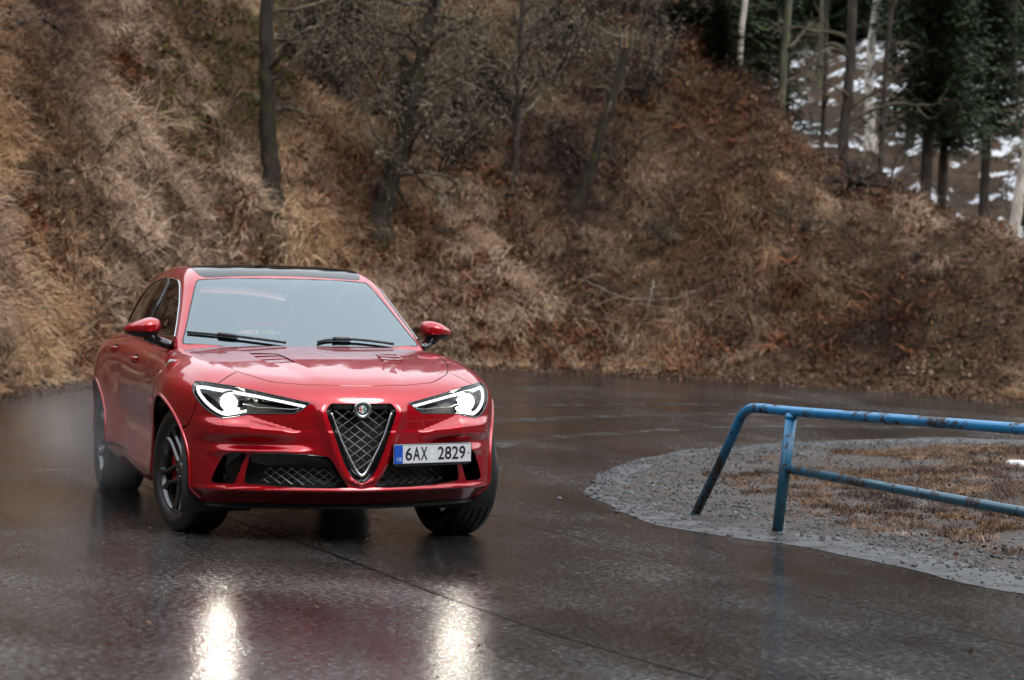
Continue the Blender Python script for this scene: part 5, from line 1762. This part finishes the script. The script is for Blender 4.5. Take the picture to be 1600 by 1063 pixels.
# black splitter under the nose
SPL = [(y, .80 - .42 * y * y) for y in np.linspace(0, .86, 20)]
yy = np.linspace(-.88, .88, 45)
top_ = front3([(y, .214) for y in np.clip(yy, -.80, .80)])
V = []
for y, p in zip(yy, top_):
    xe = p[0] - .002 - max(0, abs(y) - .80) * 1.2
    V += [(xe - .012, y, .226), (xe + .002, y, .214), (xe - .008, y, .204), (xe - .004, y, .198), (xe - .006, y, .190), (xe - .06, y, .182)]
F = [(6 * i + k, 6 * i + k + 1, 6 * i + 6 + k + 1, 6 * i + 6 + k) for i in range(44) for k in range(5)]
MB().add(V, F).build('splitter', M_black, car, True, 40)
MB().box((-1.45, 0, .30), (3.9, 1.04, .2)).box((-1.4, 0, .235), (1.7, 1.6, .06)).box((.32, 0, .42), (.5, 1.0, .45)).build('underbody', M_dark, car, False)

# --- headlights
for s in (1, -1):
    mr = s < 0
    hl = panel('headlight', PF, HL, M_dark, car, (), .03, gap=.003, off=.085, flange=0, mirror=mr)
    tag(hl, label='lit headlight with white running strip and round projector')
    Q = np.array(dense(HL, .012)); n = len(Q)
    A, B = off_pts(f_body, Q, .004), off_pts(f_body, Q, .088)
    V = np.concatenate([A, B]); V[:, 1] *= s
    MB().add(V, [(i, (i + 1) % n, n + (i + 1) % n, n + i) for i in range(n)]).build('lamp_housing', M_gloss, hl, False)
    P = off_pts(f_body, Q, .001); P[:, 1] *= s
    MB().tube(P, .0042, 6, closed=True).build('lamp_bezel', M_gloss, hl)
    panel('lamp_cover', PF, HL, M_lens, hl, (), .02, gap=.003, off=.001, flange=0, mirror=mr)
    # running strip: along the top, round the outer corner and under the projector
    uv = PF.to(np.array(HL_TOP + HL_OUT[1:] + HL_LOW[1:7]))
    full = np.array(dense([tuple(q) for q in PF.to(np.array(HL))], .008))
    inn = inset(full, .013); inn2 = inset(full, .027)
    k0 = 3; k1 = int(np.argmin(np.linalg.norm(full - PF.to(np.array([HL_LOW[7]]))[0], axis=1)))
    L1, L2 = PF.lift(inn[k0:k1]), PF.lift(inn2[k0:k1])
    L1, L2 = off_pts(f_body, L1, .016), off_pts(f_body, L2, .026)
    V = np.concatenate([L1, L2]); V[:, 1] *= s; n = len(L1)
    MB().add(V, [(i, i + 1, n + i + 1, n + i)[::-s] for i in range(n - 1)]).build('running_light', M_drl, hl)
    # silvery inner reflector next to it
    inn3 = inset(full, .050)
    L3 = off_pts(f_body, PF.lift(inn3[k0:k1]), .060); V = np.concatenate([L2, L3]); V[:, 1] *= s
    MB().add(V, [(i, i + 1, n + i + 1, n + i)[::-s] for i in range(n - 1)]).build('lamp_reflector', M_gloss, hl)
    # projector
    ax = Vector((1, -.02 * s, -.01)).normalized()
    Rm = ax.to_track_quat('X', 'Z').to_matrix().to_4x4()
    Mx = Matrix.Translation((.560, s * .692, .786)) @ Rm
    pj = MB().lathe([(-.05, .045), (.0, .062), (.025, .066), (.028, .060), (.008, .042)], 32, Mx).build('projector', M_gloss, hl)
    MB().lathe([(.008, .042), (.018, .037), (.026, .026), (.030, .014), (.031, .0005)], 28, Mx).build('projector_lens', M_lamp, pj)
    # chrome blade between projector and inner tip
    C = front3([(.628, .776), (.59, .772), (.56, .760), (.47, .757), (.37, .752), (.335, .760)]); C[:, 0] -= .026; C[:, 1] *= s
    MB().tube(catmull(C, 4), .0035, 6).build('lamp_blade', M_bright, hl)

# --- number plate
pc = Vector((.812, .424, .506)); pa = .293
plate = MB().box((0, 0, 0), (.006, .52, .11)).build('number_plate', M_plate, car, False)
plate.location = pc; plate.rotation_euler = (0, 0, pa)
bv = plate.modifiers.new('b', 'BEVEL'); bv.width = .0025; bv.segments = 2
hold = MB().box((-.012, 0, -.004), (.018, .50, .125)).build('plate_holder', M_black, plate, False)
MB().box((.0036, -.2295, 0), (.001, .055, .104)).build('blue_band', M_blue, plate, False)
bb = MB()
for y0, y1, z0, z1 in ((-.2585, .2585, .0505, .0535), (-.2585, .2585, -.0535, -.0505), (-.2600, -.2570, -.053, .053), (.2570, .2600, -.053, .053)):
    bb.box((.0034, (y0 + y1) / 2, (z0 + z1) / 2), (.0006, y1 - y0, z1 - z0))
bb.build('plate_border', M_char, plate, False)
bpy.context.view_layer.update()


def text(name, body, y0, y1, z0, h, m, parent, x=.0042, bold=.012):
    cu = bpy.data.curves.new(name, 'FONT'); cu.body = body; cu.size = 1; cu.offset = bold
    to = bpy.data.objects.new(name, cu); COL.objects.link(to)
    dg = bpy.context.evaluated_depsgraph_get()
    me = bpy.data.meshes.new_from_object(to.evaluated_get(dg))
    V = np.array([tuple(v.co) for v in me.vertices]); lo, hi = V.min(0), V.max(0)
    F = [tuple(p.vertices) for p in me.polygons]
    bpy.data.objects.remove(to); bpy.data.curves.remove(cu); bpy.data.meshes.remove(me)
    Y = y0 + (V[:, 0] - lo[0]) / (hi[0] - lo[0]) * (y1 - y0); Z = z0 + (V[:, 1] - lo[1]) / (hi[1] - lo[1]) * h
    return mesh(name, np.stack([0 * Y + x, Y, Z], 1), F, m, parent, False)


cy = -.26
xs_ = [(.076, .120, '6'), (.126, .174, 'A'), (.177, .222, 'X'), (.291, .334, '2'), (.339, .383, '8'), (.388, .431, '2'), (.436, .479, '9')]
for a, b, ch in xs_:
    text('character', ch, cy + a, cy + b, -.035, .074, M_char, plate, bold=.018)
text('country_code', 'CZ', cy + .018, cy + .050, -.036, .018, M_plate, plate, x=.0046, bold=.015)
for yy_, zz_ in ((.252, .014), (.252, -.016)):
    MB().lathe([(.0040, .011), (.0042, .0002)], 20, Matrix.Translation((0, cy + yy_, zz_))).build('plate_seal', mat('seal_pale', (.62, .68, .72), .3), plate)
MB().lathe([(.0036, .0045), (.0060, .004), (.0065, .0002)], 12, Matrix.Translation((0, cy + .499, .0))).build('plate_screw', M_char, plate)

# --- door mirrors
for s in (1, -1):
    V = []; F = []; nu, nv = 28, 18
    for i in range(nu):                               # i: round the shell, seen from the front
        a = 2 * math.pi * i / nu
        for j in range(nv + 1):
            b = (j / nv) * math.pi / 2                # 0 rim (facing back) .. front pole
            r = math.cos(b) ** .75
            cy_, cz_ = math.cos(a), math.sin(a)
            y = .112 * np.sign(cy_) * abs(cy_) ** .82 * r
            hgt = .066 - .030 * ss(-.6, 1.1, y / .112)
            z = hgt * np.sign(cz_) * abs(cz_) ** .8 * r + .012 * (y / .112) * -1
            x = .125 * math.sin(b) ** .8 * (1 - .25 * ss(0, 1, y / .112)) - .10 * ss(-.2, 1, y / .112) * .45
            V.append((x, y, z))
    for i in range(nu):
        for j in range(nv):
            A = i * (nv + 1) + j; B = ((i + 1) % nu) * (nv + 1) + j
            F.append((A, B, B + 1, A + 1))
    V = np.array(V)
    red = [f for f in F if V[list(f)][:, 2].mean() > -.022]
    blk = [f for f in F if V[list(f)][:, 2].mean() <= -.022]
    base = np.array([-.93, .948, 1.178])
    W = V + base; W[:, 1] *= s
    mr_ = mesh('door_mirror', W, [f[::s] for f in red], M_paint, car, True)
    W2 = (V * np.array([1.0, .985, 1.0]) + np.array([-.006, 0, -.004])) + base; W2[:, 1] *= s
    mesh('mirror_base', W2, [f[::s] for f in blk], M_black, mr_, True)
    rim = [tuple(base + V[i * (nv + 1)] * np.array([1, .95, .93]) + np.array([.004, 0, 0])) for i in range(nu)]
    rim = [(p[0], s * p[1], p[2]) for p in rim]
    mesh('mirror_glass', rim, [tuple(range(nu))[::-s]], M_bright, mr_, False)
    st = [(-.89, s * .93, 1.135), (-.86, s * .875, 1.105), (-.80, s * .835, 1.085), (-.76, s * .795, 1.070)]
    MB().tube(catmull(st, 4), [.036] * 4 + [.030] * 4 + [.030] * 4 + [.035], 10).build('mirror_stalk', M_gloss, mr_)

# --- cabin
MB().box((-.98, 0, 1.0), (.55, 1.40, .12)).box((-2.0, 0, .60), (2.2, 1.4, .1)).build('dashboard', M_seat, car, False)
for sy in (.37, -.37):
    mb = MB()
    mb.tube([(-1.78, sy, .74), (-1.88, sy, .95), (-1.98, sy, 1.16), (-2.0, sy, 1.22)], [.25, .25, .22, .10], 16)
    st_ = mb.build('front_seat', M_seat, car)
    MB().tube([(-2.0, sy, 1.24), (-2.02, sy, 1.32), (-2.03, sy, 1.40)], [.06, .13, .08], 14).build('head_rest', M_seat, st_)
stw = MB(); C = Vector((-1.33, .37, 1.02)); ax = Vector((-.9, 0, .42)).normalized(); u = Vector((0, 1, 0)); v = ax.cross(u)
stw.tube([C + (u * math.cos(a) + v * math.sin(a)) * .18 for a in np.linspace(0, 2 * math.pi, 25)[:-1]], .016, 8, closed=True)
stw.tube([C - u * .17, C, C + u * .17], .02, 6)
stw.build('steering_wheel', M_seat, car)

# --- wheels
def wheel(loc, steer, wd, s):
    """s = -1: right-hand side of the car; the outer face looks along s*y"""
    prof = []
    hw = wd * .5; R = .368; r0 = .258
    prof = [(-hw + .022, r0), (-hw + .004, r0 + .018), (-hw - .006, r0 + .05), (-hw + .002, R - .032), (-hw + .018, R - .010), (-hw + .034, R - .003)]
    for gx in (-.27, -.09, .09, .27):
        g = gx * wd
        prof += [(g - .0055, R), (g - .0045, R - .009), (g + .0045, R - .009), (g + .0055, R)]
    prof += [(hw - .034, R - .003), (hw - .018, R - .010), (hw - .002, R - .032), (hw + .006, r0 + .05), (hw - .004, r0 + .018), (hw - .022, r0)]
    Mz = Matrix.Rotation(math.pi / 2 * s, 4, 'Z')          # local x axis -> outwards
    rim = MB().lathe([(hw - .020, r0 + .004), (hw - .014, r0 - .004), (hw - .024, r0 - .014), (hw - .05, r0 - .022), (-.02, r0 - .035), (-hw + .02, r0 - .02), (-hw + .012, r0 + .004)], 56).build('wheel', M_rim, car)
    ty = MB().lathe(prof, 72).build('tyre', M_tyre, rim, True, 40)
    disc = MB().lathe([(-.005, .06), (-.005, .185), (.022, .185), (.022, .06)], 40).build('brake_disc', M_disc, rim, True, 30)
    hub = MB().lathe([(hw - .075, .075), (hw - .048, .072), (hw - .042, .058), (hw - .040, .034), (hw - .036, .030), (hw - .036, .001)], 28).build('hub', M_rim, rim, True, 40)
    for k in range(5):
        a0 = 2 * math.pi * k / 5 + .35
        for sg in (1, -1):
            V = []; n = 12
            for i in range(n + 1):
                q = i / n
                rr_ = .055 + q * (r0 - .012 - .055)
                an = a0 + sg * (.10 + .34 * math.sin(q * math.pi * .62) ** 1.2)
                wid = .021 - .006 * math.sin(q * math.pi)
                er = Vector((0, math.cos(an), math.sin(an))); et = Vector((0, -math.sin(an), math.cos(an)))
                xo = hw - .046 + .026 * q ** 2
                dpt = .036 - .012 * q
                for (dt, dx) in ((-wid, -.012), (-wid * .45, 0), (wid * .45, 0), (wid, -.012), (wid * .8, -dpt), (-wid * .8, -dpt)):
                    V.append(er * rr_ + et * dt + Vector((xo + dx, 0, 0)))
            F = [(6 * i + j, 6 * i + (j + 1) % 6, 6 * i + 6 + (j + 1) % 6, 6 * i + 6 + j) for i in range(n) for j in range(6)]
            MB().add(V, F).build('spoke', M_rim, rim, True, 35)
        an = a0 + math.pi / 5
        MB().lathe([(hw - .046, .008), (hw - .040, .008), (hw - .038, .001)], 8, Matrix.Translation((0, .05 * math.cos(an), .05 * math.sin(an)))).build('wheel_bolt', M_disc, rim)
    cal = MB(); A = np.linspace(rad(130), rad(205), 8) if s < 0 else np.linspace(rad(-25), rad(50), 8)
    V = []
    for a in A:
        for (r_, x_) in ((.150, -.02), (.205, -.02), (.205, .055), (.150, .055)):
            V.append((x_, r_ * math.cos(a), r_ * math.sin(a)))
    cal.add(V, [(4 * i + j, 4 * i + (j + 1) % 4, 4 * i + 4 + (j + 1) % 4, 4 * i + 4 + j) for i in range(7) for j in range(4)] + [(0, 1, 2, 3), (31, 30, 29, 28)])
    cal.build('brake_caliper', M_red, rim, True, 40)
    # stand upright on the road although the body leans
    Wm = Matrix.Translation(loc) @ Matrix.Rotation(steer, 4, 'Z') @ Mz
    root = Matrix.Translation(car.location) @ Matrix.Rotation(LEAN, 4, 'X')
    rim.matrix_parent_inverse = root.inverted()
    rim.matrix_basis = Wm
    return rim


wheel((0, -.792, .366), rad(12), .255, -1)
wheel((0, .782, .366), rad(11.5), .255, 1)
wheel((-2.818, -.815, .366), 0, .285, -1)
wheel((-2.818, .815, .366), 0, .285, 1)
